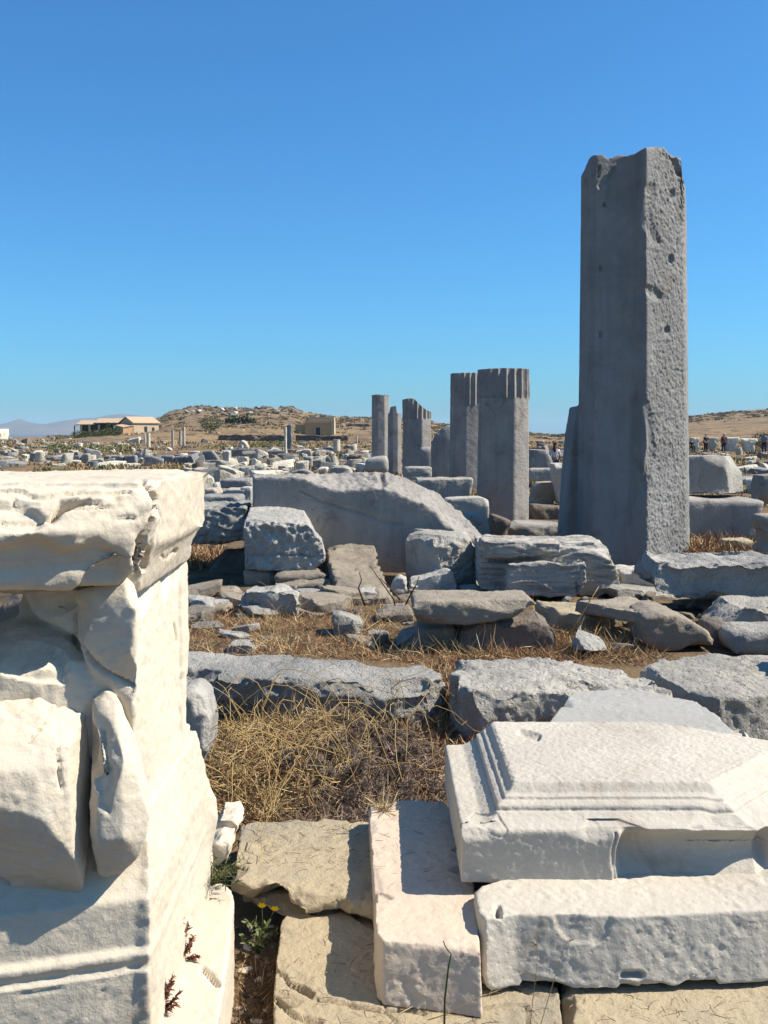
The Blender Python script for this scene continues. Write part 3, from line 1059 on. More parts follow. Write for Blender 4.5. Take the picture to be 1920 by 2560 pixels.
VB = [
    ('rough-faced grey block below the dark leaning slab', 'granite', [(1040, 1262), (1042, 1198), (1185, 1196), (1178, 1235), (1170, 1262)], 18.5, 0.9, dict(pits=0.04, pit_s=5)),
    ('smooth pale grey block on the far side of the huge slab', 'lightgrey', [(1110, 1310), (1112, 1247), (1205, 1244), (1223, 1252), (1224, 1310)], 17.0, 0.6, {}),
    ('small grey block with rounded corner at the foot of the thick faceted column', 'granite', [(1160, 1360), (1162, 1288), (1206, 1288), (1222, 1296), (1226, 1360)], 14.6, 0.6, {}),
    ('brown tilted block at the foot of the thick faceted column', 'brown', [(1224, 1362), (1226, 1286), (1250, 1292), (1280, 1304), (1276, 1320), (1262, 1362)], 15.9, 0.5, {}),
    ('low wide grey block in front of the thick faceted column', 'granite', [(1262, 1372), (1276, 1322), (1300, 1313), (1412, 1316), (1416, 1350), (1410, 1372)], 16.2, 0.9, dict(rise=0.02)),
    ('pale moulded block with two bands, lying beyond the huge slab', 'lightgrey', [(1008, 1200), (1010, 1168), (1080, 1167), (1080, 1200)], 25, 0.7, dict(cracks=[([(1008, 1176), (1082, 1176)], 2, 0.03), ([(1008, 1188), (1082, 1186)], 3, 0.05)])),
    ('dark brown block low between the thick column and the tall pillar', 'brown', [(1328, 1312), (1330, 1262), (1375, 1266), (1418, 1268), (1418, 1312)], 20.0, 1.0, {}),
    ('cream boulder sitting on the dark brown block', 'brown_cream', [(1330, 1264), (1338, 1222), (1352, 1208), (1390, 1206), (1394, 1240), (1380, 1264)], 21.0, 0.7, {}),
    ('upright pale stone narrowing to its foot, beside the tall pillar', 'lightgrey', [(1384, 1160), (1400, 1158), (1427, 1160), (1424, 1220), (1418, 1264), (1398, 1262), (1390, 1215)], 20.6, 0.6, {}),
    ('long flat grey lintel spanning behind the upright pale stone', 'granite', [(1320, 1204), (1322, 1172), (1388, 1170), (1440, 1172), (1440, 1204)], 26.0, 0.6, dict(strata=0.05)),
    ('grey block behind the lintel, beside the woman in white', 'granite_smooth', [(1322, 1175), (1326, 1124), (1366, 1124), (1382, 1150), (1384, 1175)], 32.0, 0.8, {}),
]
M['brown_cream'] = stone_mat('cream_stone', (0.52, 0.45, 0.36), (0.42, 0.35, 0.28), (0.36, 0.28, 0.2), bump=0.8, fine=30, var=0.1)
for lab, mat, px, d, t, kw in VB:
    blk('stone_block', lab, mat, px, d, t, vox=0.0018 * d, **{**dict(chip=0.15, cuts=3), **kw})

# bench of dressed stone on the far side of the tall pillar
blk('stone_bench', 'long dark bench-like slab with sunlit top, beside the tall pillar', 'granite_smooth', [(1640, 1240), (1735, 1243), (1800, 1251), (1912, 1250), (1914, 1262), (1908, 1268), (1908, 1352), (1800, 1352), (1640, 1352)], 15.6, 1.5, cat='bench', amp=0.4, cuts=0, chip=0.15, nick=0.03)
stone('stone_block', 'grey block with a bright broken end sitting on the bench-like slab', 'granite',
      [hull([at_d(1690, 1138, 16.3), at_d(1806, 1136, 16.2), at_d(1820, 1185, 16.15), at_d(1828, 1236, 16.1), at_d(1690, 1236, 16.2), at_d(1828, 1136, 16.9), at_d(1858, 1180, 16.7), at_d(1860, 1238, 16.6), at_d(1690, 1136, 17.0), at_d(1690, 1225, 17.2), at_d(1850, 1225, 17.2)])], 0.026, amp=0.7, size=0.7, cuts=0, chip=0.1, facets=0.05)
blk('stone_block', 'pale carved stone with a round knob at the very edge of the picture', 'brown_cream', [(1905, 1318), (1904, 1300), (1912, 1290), (1926, 1288), (1970, 1288), (1970, 1390), (1912, 1392), (1907, 1372), (1918, 1362), (1918, 1330), (1908, 1326)], 12.5, 0.4, vox=0.02, chip=0.2, amp=0.4)
blk('schist_slab', 'flat tan stone lying in the grass before the bench-like slab', 'paving', [(1818, 1372), (1822, 1352), (1890, 1350), (1896, 1360), (1880, 1375)], 14.4, 0.5, cat='stone slab', strata=0.06)
blk('stone_block', 'broken block in shade behind the far end of the bench', 'granite_smooth', [(1905, 1262), (1906, 1210), (1912, 1190), (1960, 1185), (1960, 1262)], 17.5, 0.6)

# ------------------------------------------------------------------ the kerb row across the picture
slab('kerb_block', 'long rough blue-grey kerb block behind the dry bush', 'granite_rough', [(330, 1660), (400, 1628), (500, 1624), (800, 1632), (1060, 1652), (1098, 1668), (1108, 1690), (1070, 1700), (960, 1706), (760, 1702), (600, 1692), (470, 1676), (330, 1680)], 0.25, 0.34,
     vox=0.014, flare=0.03, nicks=70, nick=0.09, cuts=0, pits=0.05, pit_s=13, amp=2.0, size=0.5, rough_only=lambda co, no: np.clip(1 - no[:, 2] * 1.1, 0.1, 1), facets=0.05)
slab('kerb_block', 'long kerb block with a tan worn top and shaded front', 'granite', [(1124, 1690), (1128, 1660), (1140, 1650), (1290, 1640), (1420, 1632), (1560, 1660), (1640, 1688), (1682, 1715), (1688, 1742), (1650, 1746), (1530, 1732), (1361, 1722), (1200, 1732), (1130, 1712)], 0.25, 0.36,
     vox=0.014, flare=0.0, nicks=70, nick=0.09, cuts=0, pits=0.02, pit_s=13, amp=2.0, size=0.5)
slab('kerb_block', 'grey kerb block at the frame edge, its face in deep shade', 'granite', [(1596, 1668), (1640, 1646), (1700, 1634), (2000, 1628), (2120, 1700), (1900, 1735), (1800, 1745), (1700, 1720)], 0.27, 0.42, vox=0.016, amp=2.0, size=0.5, pits=0.02, pit_s=12)
blk('loose_stone', 'thin upright chip in the joint between the two long kerb blocks', 'granite', [(1094, 1760), (1100, 1720), (1112, 1712), (1118, 1730), (1104, 1780)], 6.0, 0.12, cat='stone', vox=0.01)
blk('stone_block', 'big block just outside the picture that throws its shade on the kerb', 'granite', [(2220, 1880), (2230, 1480), (2480, 1470), (2480, 1880)], 5.4, 0.7, vox=0.03)
blk('loose_stone', 'white and grey stone tucked behind the base of the marble pedestal', 'lightgrey', [(440, 1910), (445, 1735), (480, 1730), (505, 1750), (522, 1800), (520, 1880), (505, 1915)], 4.55, 0.3, cat='stone', vox=0.012)

# ------------------------------------------------------------------ white moulded block group on the near side
M['slate_pale'] = stone_mat('pale_blue_grey', (0.521, 0.501, 0.445), (0.452, 0.435, 0.390), (0.42, 0.40, 0.36), speck=0.2, speck_col=(0.25, 0.25, 0.26), bump=0.4, fine=80, var=0.02)
slab('stone_slab', 'flat pale grey slab leaning behind the moulded marble block', 'slate_pale', [(1432, 1729), (1520, 1724), (1598, 1724), (1680, 1742), (1738, 1752), (1790, 1785), (1832, 1825), (1860, 1880), (1335, 1880), (1375, 1800)], 0.42, 0.40, vox=0.010, flare=0.16, amp=0.3, size=0.4, chip=0.1, cuts=0, nicks=6, nick=0.02)
slab('loose_stone', 'rough white marble lump at the back corner of the moulded block', 'marble_pitted', [(1745, 1832), (1790, 1816), (1865, 1811), (1905, 1842), (1960, 1872), (1960, 1882), (1880, 1862), (1800, 1846)], 0.435, 0.3, vox=0.009, cat='stone', amp=1.6, facets=0.12, size=0.35)


def rings(L):
    n = len(L[0])
    v = [tuple(p) for r in L for p in r]
    f = [tuple(range(n - 1, -1, -1))]
    for k in range(len(L) - 1):
        for i in range(n):
            j = (i + 1) % n
            f.append((k * n + i, k * n + j, (k + 1) * n + j, (k + 1) * n + i))
    f.append(tuple((len(L) - 1) * n + i for i in range(n)))
    return v, f


def moulded_block():
    lv = []
    yb = 4.16
    for z, ol, of in [(0.19, .2, .19), (.355, .2, .185), (.364, .195, .178), (.367, .125, .165), (.372, .114, .150), (.383, .092, .118), (.392, .08, .10), (.3935, .060, .068), (.3985, .060, .068), (.401, .074, .09), (.410, .07, .084), (.417, .056, .066), (.4185, .034, .032), (.4235, .034, .032), (.425, .046, .054), (.4285, .044, .05), (.434, .028, .030), (.446, .018, .018), (.456, .012, .008), (.463, 0, 0)]:
        lv.append([(0.452 - ol, 3.43 - of, z), (1.115 + of * 0.62, 3.43 - of, z), (1.52 + of * 0.9, 3.84 - of * 0.5, z), (1.50, 3.90, z), (1.13 + ol * 0.3, yb, z), (0.452 - ol, yb, z)])
    pr = rings(lv)

    def post(co):
        c = co.copy()
        x, y, z = c.T
        # chipped far corner and the broken front edge
        px, py = project(c)
        rg = sstep(0.0, 0.06, (x - 1.13) - (y - 3.43) * 0.92 + 0.03 * noise(c * 9, 7)) * (z > 0.3)
        c[:, 2] -= rg * (0.008 + 0.016 * np.abs(fbm(c * 7, 3, 9)))
        lowf = sstep(0.76, 0.79, x + 0.025 * noise(c * 6, 5)) * sstep(3.33, 3.27, y)
        prof = np.sin(np.clip((z - 0.19) / 0.16, 0, 1) * np.pi)
        c[:, 1] += lowf * (0.035 + 0.06 * prof) * sstep(0.372, 0.335, z)
        chip = sstep(0.06, 0.30, fbm(c * 5.5, 2, 44)) * sstep(0.325, 0.36, z) * (y < 3.30)
        c[:, 1] += 0.02 * chip
        # underside dips a little where the front is unbroken
        c[:, 2] -= (1 - lowf) * 0.03 * sstep(0.30, 0.20, z) * sstep(0.25, 0.7, x) * (y < 3.4)
        return c
    stone('moulded_block', 'white marble block with stepped mouldings and a chipped front, resting on two plinth slabs', 'marble_pitted', [pr], 0.0044, 'marble block', sm=0, amp=0.12, chip=0.15, size=0.3, grain=0.003, cuts=0, nicks=7, nick=0.012,
          pits=0.005, pit_s=46, rough_only=lambda co, no: 0.25 + 0.75 * (no[:, 2] > 0.8) * (co[:, 2] > 0.445) + 0.4 * (co[:, 0] < 0.33), post=post,
          cracks=[([(1300, 1830), (1345, 1842)], 9, 0.02), ([(1540, 2090), (1532, 2150), (1545, 2230)], 5, 0.012)])


moulded_block()
slab('plinth_slab', 'pinkish marble slab running under the shadowed side of the moulded block', 'marble_pink',
     [(922, 2018), (940, 2004), (1020, 1998), (1110, 2002), (1180, 2100), (1186, 2220), (1196, 2330), (1202, 2380), (1150, 2372), (1060, 2362), (958, 2352), (940, 2330), (934, 2200)], 0.15, 0.17, vox=0.0065, cat='marble slab', flare=0.01, toe=0.05, cuts=0, nicks=18, nick=0.025, amp=0.6, size=0.3, pits=0.0015, pit_s=36)
slab('plinth_slab', 'long greyish marble slab with a nibbled front edge under the moulded block', 'marble_pitted',
     [(1186, 2222), (1215, 2204), (1400, 2180), (1700, 2165), (1950, 2160), (1940, 2272), (1890, 2276), (1560, 2290), (1400, 2288), (1290, 2284), (1215, 2296), (1196, 2280)], 0.20, 0.205, vox=0.0065, cat='marble slab', flare=0.01, toe=0.045, cuts=0, nicks=26, nick=0.025, amp=0.6, size=0.3, pits=0.0015, pit_s=40,
     cracks=[([(1243, 2268), (1248, 2290)], 9, 0.04), ([(1560, 2440), (1600, 2440)], 10, 0.03)])

# paving of tan schist
slab('paving_slab', 'tan paving slab with a broken layered front edge, in front of the dry bush', 'paving', [(600, 2062), (640, 2046), (760, 2040), (880, 2050), (1000, 2060), (1010, 2270), (930, 2262), (850, 2240), (760, 2246), (690, 2212), (630, 2216), (574, 2196), (585, 2120)], 0.055, 0.055, vox=0.008, amp=0.6, size=0.3, strata=0.012, cuts=0, nicks=60, nick=0.06)
slab('paving_slab', 'lower tan layer showing beneath the broken edge of the upper paving slab', 'paving', [(640, 2120), (960, 2120), (960, 2275), (880, 2268), (800, 2275), (700, 2262), (640, 2240), (604, 2232)], -0.002, 0.06, vox=0.008, amp=0.8, size=0.3, strata=0.02, cuts=0, nicks=50, nick=0.08)
slab('paving_slab', 'big tan paving slab crossed by branching cracks, below the pinkish plinth', 'paving',
     [(703, 2300), (720, 2284), (840, 2276), (980, 2280), (1200, 2290), (1330, 2300), (1392, 2440), (1420, 2660), (690, 2660), (684, 2500), (690, 2400)], -0.02, 0.2, vox=0.007, amp=0.55, size=0.35, cuts=0, nicks=60, nick=0.06,
     cracks=[([(686, 2420), (700, 2432), (713, 2438), (718, 2450), (726, 2463), (760, 2480), (800, 2499), (840, 2506), (869, 2511), (910, 2520), (956, 2526), (1030, 2524), (1060, 2530)], 5.5, 0.024), ([(946, 2478), (955, 2500), (965, 2526), (975, 2540), (990, 2556)], 3.5, 0.014),
             ([(1130, 2518), (1162, 2512), (1200, 2518), (1231, 2514), (1290, 2511), (1314, 2516), (1319, 2560)], 4, 0.016), ([(1268, 2462), (1300, 2474), (1345, 2486), (1376, 2490)], 4, 0.016),
             ([(690, 2500), (740, 2540), (800, 2556)], 8, 0.02)])
slab('paving_slab', 'tan paving slab along the foot of the long plinth slab', 'paving', [(1400, 2436), (1404, 2320), (2080, 2300), (2080, 2660), (1436, 2660), (1412, 2520)], -0.02, 0.2, vox=0.008, amp=0.55, size=0.35, cuts=0, nicks=50, nick=0.06)
slab('paving_slab', 'worn tan paving slab hidden under the dry bush', 'paving', [(600, 2040), (620, 1960), (900, 1930), (1050, 1960), (1040, 2050), (800, 2034)], -0.02, 0.1, vox=0.015, amp=0.9)

# ------------------------------------------------------------------ the white marble pedestal
PX, PF, PB, PL = -0.63, 2.62, 3.36, -1.75
ped = empty('marble_pedestal', (-1.1, 3.0, 0.0), 'tall white marble pedestal with a broken overhanging cap and moulded base', 'pedestal')


def c3(pl):
    return [(x * 0.3858, 1120 + y * 0.3858) for x, y in pl]


def c4(pl):
    return [(x * 0.42194, 1700 + y * 0.42194) for x, y in pl]


capl = levels([(PL, PX + o, PF - o * 0.6, PB + o, z) for z, o in [(1.235, -0.01), (1.262, 0.0), (1.30, 0.010), (1.335, 0.024), (1.352, 0.040), (1.362, 0.046), (1.53, 0.047)]])
front_mass = hull([at_d(-300, 1210, 2.34), at_d(-300, 1330, 2.22), at_d(200, 1330, 2.42), at_d(330, 1222, 2.54), at_d(392, 1250, 2.56), at_d(402, 1300, 2.56), at_d(378, 1360, 2.54), at_d(345, 1425, 2.53), at_d(290, 1474, 2.54), at_d(-300, 1476, 2.26),
                   at_d(-300, 1215, 2.75), at_d(330, 1215, 2.75), at_d(392, 1300, 2.75), at_d(290, 1460, 2.75), at_d(-300, 1460, 2.75)])
stone('cap', None, 'marble', [capl, front_mass], 0.008, parent=ped, sm=0, amp=0.7, chip=0.45, size=0.42, cuts=0, nicks=30, nick=0.035,
      cracks=[(c3(p), w, dp) for p, w, dp in [
          ([(0, 270), (130, 275), (230, 325), (310, 322), (400, 300), (520, 270)], 4, 0.016), ([(440, 300), (560, 288), (700, 290), (850, 288)], 3, 0.012), ([(480, 388), (600, 378), (780, 380)], 3, 0.012),
          ([(0, 470), (150, 468), (350, 472)], 3, 0.010), ([(80, 330), (160, 355), (250, 365)], 3, 0.010), ([(760, 452), (830, 456), (890, 458)], 3, 0.010),
          ([(340, 465), (400, 400), (470, 350), (560, 330)], 10, 0.035), ([(440, 380), (520, 350), (640, 345)], 5, 0.02),
          ([(920, 225), (985, 270), (1015, 330), (1020, 420), (960, 510), (900, 600), (890, 690), (880, 780)], 8, 0.035), ([(930, 600), (935, 700), (930, 770)], 11, 0.03),
          ([(1040, 700), (1090, 720), (1140, 660)], 3, 0.012)]],
      carve=[(c3([(0, 330), (100, 320), (250, 380), (345, 460), (250, 560), (120, 560), (-200, 520), (-200, 330)]), 0.02, 12), (c3([(380, 330), (560, 310), (520, 360), (400, 420), (350, 455)]), 0.025, 8),
             (c3([(-200, 640), (150, 560), (420, 610), (640, 560), (800, 620), (850, 730), (780, 880), (-200, 900)]), 0.022, 40)])
SX = PX - 0.024
shaft = levels([(-1.35, SX, PF + 0.05, PB - 0.02, 0.3), (-1.22, SX, PF + 0.05, PB - 0.02, 0.95), (-1.0, SX, PF + 0.12, PB - 0.02, 1.1), (-0.98, SX, PF + 0.12, PB - 0.02, 1.25)])
ledge = hull([at_d(-120, 1700, 2.46), at_d(50, 1676, 2.5), at_d(120, 1652, 2.53), at_d(200, 1655, 2.58), at_d(300, 1740, 2.6), at_d(5, 1560, 2.74), at_d(60, 1530, 2.76), at_d(190, 1545, 2.76), at_d(-120, 1900, 2.46), at_d(300, 1900, 2.6), at_d(-120, 1600, 2.76), at_d(-120, 1900, 2.9), at_d(300, 1900, 2.9)])
strip = boxp(SX - 0.05, SX + 0.010, PB - 0.12, PB - 0.01, 0.35, 1.23)
corner_mass = hull([at_d(188, 1478, 2.6), at_d(332, 1436, 2.6), at_d(345, 1500, 2.55), at_d(325, 1660, 2.55), at_d(270, 1690, 2.58), at_d(192, 1600, 2.56), at_d(335, 1780, 2.6), at_d(338, 1900, 2.61), at_d(265, 1760, 2.61), at_d(188, 1478, 2.8), at_d(345, 1500, 2.8), at_d(335, 1780, 2.8)])
hang = hull([at_d(58, 1476, 2.62), at_d(190, 1474, 2.6), at_d(195, 1590, 2.62), at_d(150, 1566, 2.64), at_d(105, 1552, 2.64), at_d(80, 1528, 2.63), at_d(58, 1470, 2.85), at_d(195, 1470, 2.85), at_d(195, 1560, 2.85)])
stone('shaft', None, 'marble', [shaft, strip, corner_mass, ledge, hang], 0.008, parent=ped, sm=0, amp=0.5, chip=0.3, size=0.42, cuts=0, nicks=45, nick=0.045,
      carve=[(c3([(150, 930), (500, 940), (480, 1080), (300, 1110), (190, 1040)]), 0.02, 14)],
      cracks=[([(430, 1440), (432, 1500)], 3, 0.012), ([(436, 1560), (440, 1610)], 3, 0.012), ([(447, 1440), (450, 1900)], 2.2, 0.008), (c3([(480, 1080), (500, 1260), (600, 1380), (700, 1460), (860, 1540)]), 6, 0.02)])
basl = [(PL, PX + r, PF - f_, PB + r, z) for z, r, f_ in [(-0.05, 0.045, 0.15), (0.20, 0.045, 0.15), (0.30, 0.04, 0.145), (0.318, 0.04, 0.125), (0.322, 0.04, 0.135), (0.336, 0.042, 0.142), (0.350, 0.04, 0.135), (0.354, 0.038, 0.115),
                                                         (0.365, 0.038, 0.12), (0.475, 0.038, 0.112), (0.49, 0.034, 0.09), (0.53, 0.028, 0.055), (0.58, 0.018, 0.03), (0.66, 0.004, 0.0)]]
lump = hull([at_d(472, 1872, 3.33), at_d(484, 1888, 3.4), at_d(512, 1940, 3.42), at_d(540, 1990, 3.42), at_d(545, 2045, 3.42), at_d(522, 2150, 3.38), at_d(500, 2235, 3.36), at_d(440, 2000, 3.05), at_d(430, 2230, 3.05), at_d(472, 1872, 3.5), at_d(545, 2045, 3.6), at_d(500, 2235, 3.6)])
def skew(co):
    c = co.copy()
    c[:, 1] -= 0.30 * np.clip(PX - c[:, 0], 0, 2) * sstep(3.1, 2.6, c[:, 1])
    return c


stone('base', None, 'marble', [levels(basl), lump], 0.0075, parent=ped, sm=0, amp=0.3, chip=0.2, size=0.4, post=skew, cuts=0, nicks=10, nick=0.015,
      cracks=[(c4([(0, 1765), (300, 1768), (740, 1770)]), 2.5, 0.008), (c4([(0, 1690), (350, 1692), (740, 1695)]), 2.5, 0.006), (c4([(740, 1700), (650, 1770), (560, 1880), (480, 1930), (380, 2038)]), 1.5, 0.008)])
stone('broken_boulder', 'big white broken marble boulder leaning against the pedestal face', 'marble',
      [hull([at_d(-250, 1700, 2.46), at_d(70, 1688, 2.56), at_d(178, 1702, 2.60), at_d(228, 1745, 2.61), at_d(244, 1850, 2.58), at_d(236, 1960, 2.54), at_d(222, 2110, 2.50), at_d(208, 2232, 2.50), at_d(182, 2240, 2.50), at_d(60, 2232, 2.50), at_d(-250, 2226, 2.46),
             at_d(88, 1930, 2.38), at_d(105, 2050, 2.37), at_d(-250, 1925, 2.27), at_d(205, 1800, 2.50), at_d(200, 2165, 2.43), at_d(210, 1900, 2.46),
             at_d(70, 1715, 2.85), at_d(215, 1770, 2.85), at_d(236, 1900, 2.8), at_d(205, 2170, 2.75), at_d(-250, 2170, 2.8), at_d(-250, 1720, 2.85)])],
      0.007, 'marble fragment', amp=0.55, size=0.4, chip=0.2, cuts=4, cut=0.08, nicks=20, nick=0.03,
      cracks=[(c4([(300, 150), (260, 230), (200, 320), (170, 380)]), 3, 0.013), (c4([(410, 30), (370, 110), (340, 170)]), 3, 0.011), (c4([(345, 290), (350, 420), (340, 480)]), 3, 0.012), (c4([(355, 470), (345, 560), (370, 650)]), 6, 0.012)])
stone('broken_fragment', 'narrow white marble fragment with a hollow, wedged beside the big broken boulder', 'marble',
      [hull([at_d(232, 1738, 2.56), at_d(250, 1722, 2.56), at_d(290, 1735, 2.56), at_d(312, 1795, 2.54), at_d(345, 1862, 2.53), at_d(370, 1960, 2.5), at_d(376, 2030, 2.49), at_d(366, 2100, 2.48), at_d(345, 2145, 2.48), at_d(300, 2186, 2.48), at_d(258, 2194, 2.48), at_d(228, 2180, 2.48), at_d(226, 2080, 2.46),
             at_d(300, 1900, 2.45), at_d(310, 2100, 2.43), at_d(245, 2100, 2.42), at_d(240, 1900, 2.46),
             at_d(250, 1745, 2.8), at_d(300, 1790, 2.8), at_d(360, 2000, 2.78), at_d(330, 2140, 2.75), at_d(240, 2150, 2.75)])],
      0.0065, 'marble fragment', amp=0.55, size=0.3, chip=0.3, cuts=2, cut=0.06, nicks=12, nick=0.03,
      carve=[(c4([(585, 270), (655, 265), (660, 430), (690, 520), (690, 700), (670, 810), (560, 760), (560, 600), (590, 420)]), 0.012, 18)])
slab('plinth_slab', 'narrow white slab at the foot of the marble pedestal', 'marble', [(490, 2216), (520, 2206), (556, 2205), (580, 2224), (586, 2250), (578, 2340), (562, 2450), (545, 2570), (530, 2760), (330, 2760), (380, 2600), (440, 2400)], 0.10, 0.28, vox=0.008, cat='marble slab', amp=0.6, size=0.3, cracks=[(c4([(1200, 1710), (1250, 1760), (1290, 1800)]), 8, 0.02)])
blk('loose_stone', 'small bright marble lump beside the tan paving slab', 'marble', [(524, 2080), (545, 2046), (588, 2048), (602, 2072), (588, 2098), (550, 2112), (528, 2108)], 3.75, 0.22, cat='stone', vox=0.008, facets=0.15)
blk('loose_stone', 'white marble chunk below the small bright lump, by the green sprig', 'marble', [(500, 2150), (512, 2118), (545, 2098), (578, 2108), (576, 2150), (540, 2175)], 3.6, 0.2, cat='stone', vox=0.008, facets=0.15)
blk('loose_stone', 'brown stone in the dark soil behind the pedestal', 'brown', [(-80, 1700), (-40, 1560), (20, 1480), (80, 1500), (100, 1700)], 5.2, 0.6, cat='stone', vox=0.02)

# ------------------------------------------------------------------ far ruins: things one can tell apart
FAR = [
    # label, name, material, outline, thickness, extra
    ('tall grey upright slab standing alone before the flat-roofed house', 'standing_slab', 'fargranite', [(716, 1130), (717, 1061), (729, 1061), (730, 1130)], 0.5, {}),
    ('long grey wall panel standing among the far ruins below the hill', 'standing_slab', 'fargranite', [(571, 1142), (572, 1122), (659, 1122), (660, 1142)], 0.5, {}),
    ('long low grey wall behind the white pile of the far ruins', 'standing_slab', 'fargranite', [(660, 1140), (661, 1127), (718, 1126), (718, 1140)], 0.6, {}),
    ('squat pale stone drum beside the long grey wall panel', 'stone_block', 'farmarble', [(556, 1150), (556, 1126), (574, 1126), (575, 1150)], 0.7, {}),
    ('grey pointed slab leaning by the squat pale drum', 'stone_block', 'fargranite', [(500, 1156), (506, 1128), (530, 1126), (548, 1150), (546, 1158)], 0.6, {}),
    ('upright grey block behind the low disc, under the flat-roofed house', 'stone_block', 'fargranite', [(758, 1172), (759, 1141), (780, 1141), (781, 1172)], 0.5, {}),
    ('tan squared block on edge beyond the upright grey block', 'stone_block', 'brown_cream', [(754, 1142), (756, 1124), (778, 1124), (779, 1142)], 0.4, {}),
    ('grey stone with pointed top below the fluted drum', 'stone_block', 'fargranite', [(812, 1170), (814, 1144), (820, 1139), (826, 1144), (828, 1170)], 0.4, {}),
    ('white wedge stone beside the visitor in dark clothes', 'stone_block', 'farmarble', [(854, 1154), (862, 1134), (870, 1134), (872, 1154)], 0.5, {}),
    ('white humped pile topped by a domed stone on the far ruins', 'boulder', 'farmarble', [(594, 1120), (597, 1105), (606, 1100), (614, 1104), (618, 1112), (622, 1120)], 1.2, {}),
    ('long pale slab lying flat below the squat drum', 'stone_block', 'farmarble', [(606, 1180), (610, 1168), (660, 1158), (664, 1166), (660, 1180)], 0.9, {}),
    ('white slab lying before the low disc and the pointed stone', 'stone_block', 'farmarble', [(782, 1182), (800, 1168), (820, 1168), (818, 1182)], 0.8, {}),
    ('pale step block with flat top close behind the huge slab', 'stone_block', 'lightgrey', [(560, 1262), (562, 1222), (625, 1222), (626, 1262)], 0.5, {}),
    ('white upright block at the edge of the huge slab', 'stone_block', 'lightgrey', [(600, 1262), (602, 1218), (628, 1218), (628, 1262)], 0.4, {}),
    ('small triangular stone on the pale step blocks', 'stone_block', 'lightgrey', [(526, 1236), (532, 1206), (544, 1206), (548, 1236)], 0.4, {}),
    ('long grey block level with the top of the huge slab', 'stone_block', 'fargranite', [(545, 1222), (548, 1198), (632, 1196), (632, 1222)], 0.7, {}),
    ('wide pale block with shaded front behind the marble cap', 'stone_block', 'fargranite', [(492, 1268), (496, 1240), (598, 1240), (600, 1268)], 0.7, {}),
    ('pale boulder behind the marble cap with a square cut', 'stone_block', 'farmarble', [(508, 1238), (512, 1220), (540, 1222), (548, 1238)], 0.6, {}),
]
for lab, nm, mat, px, t, kw in FAR:
    bot = max(q[1] for q in px)
    d = at_z(960, bot, 0.0)[1]
    if bot > 1200:
        d = {1262: 17.0, 1236: 20.0, 1222: 22.0, 1268: 15.5, 1238: 18.0}[bot]
    blk(nm, lab, mat, px, d, t, vox=min(0.05, 0.0025 * d), cat='stone block', amp=0.8, **kw)

xs_ = [(182, 199), (202, 222), (258, 277), (278, 308), (310, 340), (357, 383), (383, 402), (403, 434), (436, 468), (470, 494)]
for k, (a, b_) in enumerate(xs_):
    blk('wall_block', 'grey squared block in the single course of wall seen over the marble pedestal', 'fargranite', [(a, 1158), (a, 1139 + k % 3), (b_, 1138 + k % 2), (b_, 1158)], 58, 0.6, vox=0.05, cat='stone block', group='course of grey wall blocks', amp=0.5)
blk('stone_block', 'ribbed reddish block in the gap of the grey wall course', 'brown_cream', [(202, 1158), (203, 1134), (222, 1134), (223, 1158)], 56, 0.5, vox=0.05, cat='stone block')
blk('ruined_wall', 'sunlit broken white wall below the long house on the rise', 'farmarble', [(74, 1126), (80, 1120), (110, 1112), (140, 1110), (162, 1104), (166, 1118), (160, 1126)], 120, 1.2, vox=0.07, cat='wall', facets=0.2)
blk('ruined_wall', 'short sunlit white wall beside the dark hollow below the house', 'farmarble', [(170, 1124), (174, 1110), (202, 1106), (204, 1122)], 125, 1.2, vox=0.07, cat='wall', facets=0.2)
blk('ruined_wall', 'dark reddish rubble wall running below the cactus row', 'farrubble', [(540, 1104), (544, 1086), (600, 1084), (700, 1086), (722, 1090), (722, 1104)], 205, 1.5, vox=0.12, cat='wall', facets=0.15, pits=0.15, pit_s=1.4)
blk('ruined_wall', 'dark rubble terrace wall under the flat-roofed house', 'farrubble', [(736, 1104), (738, 1086), (800, 1087), (870, 1088), (872, 1104)], 204, 1.5, vox=0.12, cat='wall', facets=0.15, pits=0.15, pit_s=1.4)
blk('ruined_wall', 'low dark stone wall on the hillside beside the columns', 'farrubble', [(862, 1068), (866, 1056), (900, 1058), (925, 1058), (926, 1068)], 290, 2.0, vox=0.16, cat='wall', facets=0.15)
blk('ruined_wall', 'ruined rubble house wall behind the three thin columns', 'farrubble', [(418, 1082), (420, 1074), (446, 1068), (500, 1066), (506, 1078), (506, 1084)], 240, 2.5, vox=0.16, cat='wall', facets=0.2)
blk('ruined_wall', 'small roofless shed with a white corner on the hillside', 'farmarble', [(500, 1064), (502, 1058), (520, 1058), (535, 1055), (536, 1064)], 262, 3.0, vox=0.14, cat='wall')


def far_column(label, x0, x1, y0, y1, name='ruin_column', fl=False, base=False):
    d = at_z(960, y1, -0.05)[1]
    o = column(name, label, x0, x1, y0, y1, d, y0 if fl else None, rot=0, nfac=16, seed=int(x0), mat='farmarble', group='columns still standing among the far ruins')
    return o


